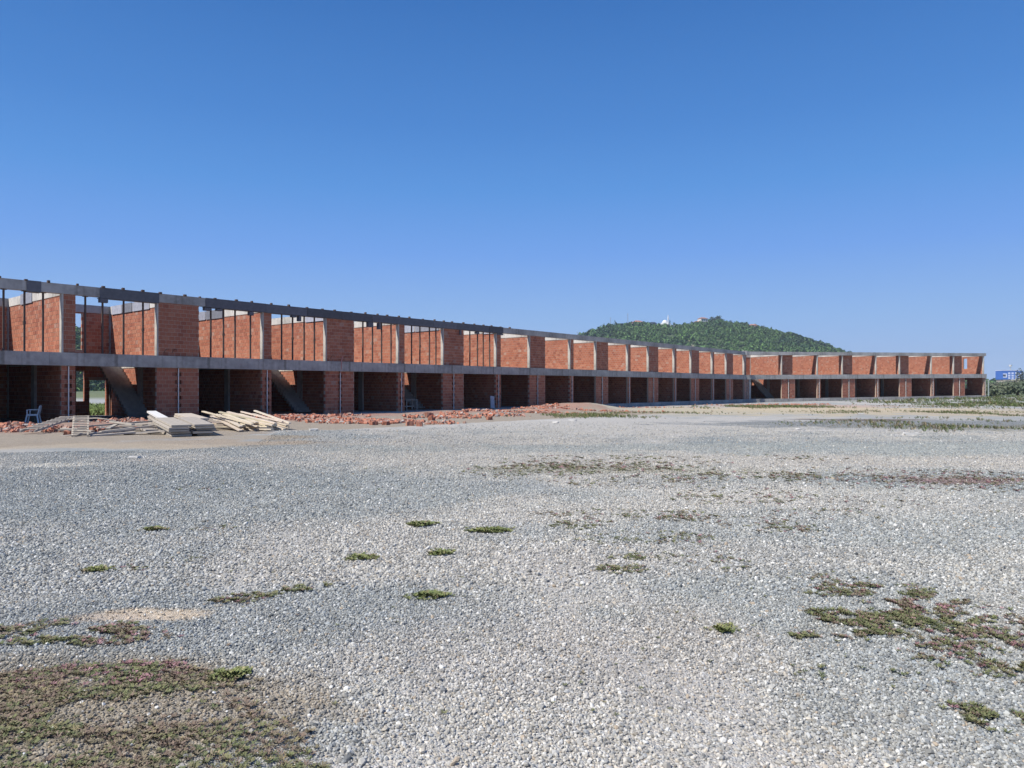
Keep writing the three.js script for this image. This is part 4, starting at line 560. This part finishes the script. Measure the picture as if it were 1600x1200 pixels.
// ---------------------------------------------------------------- background at the right end
{
  const r = rngOf(101), cs = [[.105, .13, .08], [.12, .14, .085], [.09, .115, .075], [.14, .145, .10]];
  const B = [[1546, 120, 2.6, 4], [1556, 135, 3.0, 6], [1552, 175, 4.2, 7], [1568, 160, 3.6, 7], [1590, 150, 3.8, 8], [1603, 170, 4.5, 9], [1576, 230, 4.0, 9], [1600, 250, 6.5, 12], [1560, 260, 5.2, 10], [1545, 240, 4.6, 10], [1615, 140, 4, 9], [1630, 190, 6, 12], [1591, 290, 6, 10], [1536, 160, 2.5, 6], [1540, 125, 1.6, 3]];
  const lab = ['bush close behind the end of the far shop row', 'low bush right of the pale fence post', 'taller bush behind the pale fence post', 'bush in front of the blue building', 'dark bush right of the white van', 'tall bush at the picture\'s right edge', 'bush behind the white van', 'big tree mass at the right edge behind the bushes', 'wide bush left below the blue building', 'bush seen just past the shop row\'s end', 'bush just outside the right edge', 'large tree just outside the right edge', 'tree right below the blue building', 'bush half hidden by the shop row\'s end wall', 'small bush at the foot of the end wall'];
  B.forEach(([px, F, h, w], k) => plant('bush', (px - 800) / FPX * F, F, h * .72, w, cs[k % 4], lab[k], 'bush', 'bushes at the right behind the far row', r, { trunk: .04, lobes: 9, n: 700, leaf: .16 + w * .02 }));
  plant('roadside_tree', (1597 - 800) / FPX * 420, 420, 13, 7, [.045, .065, .045], 'dark tree rising right of the blue building', 'tree', null, r, { trunk: .2, n: 500, leaf: .4 });
  // far hedge line
  for (let k = 0; k < 7; k++) { const px = 1530 + k * 22, F = 480 + 40 * (k % 3); plant('far_tree', (px - 800) / FPX * F, F, 5.5 + 3 * r(), 12, cs[k % 4], `${ord[k]} tree from the left in the hazy row behind the bushes`, 'tree', 'hazy tree row at the right', r, { trunk: .05, n: 380, leaf: .5 }); }
  // blue building
  const F = 700, k = F / FPX, g = new THREE.Group(); g.name = 'blue_building'; put(g, (1576.5 - 800) * k, F, -1, -.1);
  const base = EYE + 1 + 11 * k, blue = std({ color: C3(.05, .16, .55), roughness: .6 }), pale = std({ color: C3(.62, .68, .86) }), beige = std({ color: C3(.42, .37, .30) });
  new MB().box(-8.5, 8.5, 0, base - .01, -6, 5.8).build('lower_wall', beige, g); new MB().box(-9.2, 9.2, base, base + 8.6, -6, 6).build('upper_wall', blue, g); new MB().box(-9.4, 9.4, base + 8.61, base + 9.1, -6.2, 6.2).build('parapet', pale, g);
  for (const x of [-3.1, 0, 3.1]) for (const y of [.5, 2.8, 5.2]) new MB().box(x - 1, x + 1, base + y, base + y + 1.7, 6, 6.08).build('window', pale, g);
  for (const s of [-1, 1]) { new MB().box(s * 7 - 1.8, s * 7 + 1.8, base + 4.9, base + 5.9, 6, 6.1).build('balcony_band', pale, g); new MB().box(s * 7 - 1.8, s * 7 + 1.8, base + 1.8, base + 2.8, 6, 6.1).build('balcony_band', pale, g); new MB().box(s * 5.7 - .5, s * 5.7 + .5, base + 2.8, base + 4.9, 6, 6.1).build('balcony_band', pale, g); new MB().box(s * 7.5 - 1.2, s * 7.5 + 1.2, base + 2.9, base + 4.8, 6, 6.05).build('balcony_recess', glassD, g); }
  tag(top(g), 'distant bright blue building with pale windows beyond the bushes', 'building');
  const h = new THREE.Group(); h.name = 'distant_house'; put(h, (1604 - 800) * .4, .4 * FPX, -1, .05); new MB().box(-6, 6, 0, 6.6, -4, 4).build('wall', std({ color: C3(.33, .28, .27) }), h); new MB().box(-6.6, 6.6, 6.61, 7.1, -4.5, 4.5).build('roof', std({ color: C3(.5, .48, .46) }), h); for (const x of [-4, -1.5, 1.2]) new MB().box(x - .5, x + .5, 4.2, 5.6, 4, 4.05).build('window', glassD, h); tag(top(h), 'grey house at the right edge beside the blue building', 'house');
  const l = new THREE.Group(); l.name = 'water_tower'; put(l, (1579 - 800) / FPX * 760, 760, -1); const pole = new THREE.Mesh(new THREE.CylinderGeometry(.35, .5, 24, 8), std({ color: C3(.5, .52, .55) })); pole.name = 'pole'; pole.position.y = 12; l.add(pole); const tank = new THREE.Mesh(new THREE.CylinderGeometry(1.6, 1.3, 1.9, 14), white); tank.name = 'tank'; tank.position.y = 24.9; l.add(tank); tag(top(l), 'white tank on a tall thin pole above the blue building', 'tower');
  // white van on the road
  const v = new THREE.Group(); v.name = 'white_van'; put(v, (1580 - 800) / FPX * 270, 270, -.5, .25); const bs = new THREE.Shape(); bs.moveTo(-.92, .35); bs.lineTo(.92, .35); bs.lineTo(.95, 1.1); bs.lineTo(.78, 1.95); bs.lineTo(-.78, 1.95); bs.lineTo(-.95, 1.1); bs.closePath();
  const bd = new THREE.Mesh(new THREE.ExtrudeGeometry(bs, { depth: 4.2, bevelEnabled: true, bevelSize: .06, bevelThickness: .1, bevelSegments: 2 }), std({ color: C3(.8, .8, .8), roughness: .3 })); bd.name = 'body'; bd.position.z = -2.1; v.add(bd); new MB().box(-.74, .74, 1.15, 1.8, 2.2, 2.23).build('windscreen', glassD, v); for (const s of [-1, 1]) { new MB().box(s * .7 - .18, s * .7 + .18, .7, .95, 2.2, 2.24).build('headlight', pale, v); for (const z of [-1.4, 1.4]) { const w = new THREE.Mesh(new THREE.CylinderGeometry(.33, .33, .2, 14), std({ color: C3(.03, .03, .03) })); w.rotation.z = Math.PI / 2; w.position.set(s * .86, .33, z); w.name = 'wheel'; v.add(w); } }
  tag(top(v), 'white van parked on the road beyond the grass', 'van');
  const pst = new THREE.Group(); pst.name = 'fence_post'; put(pst, (1544.5 - 800) / FPX * 112, 112); new MB().box(-.06, .06, 0, 2.7, -.06, .06).build('shaft', std({ color: C3(.32, .38, .36) }), pst); new MB().box(-.08, .08, 2.7, 2.78, -.08, .08).build('cap', std({ color: C3(.5, .53, .5) }), pst); tag(top(pst), 'pale fence post standing just past the far shop row', 'post');
}
renderer.render(scene, camera);
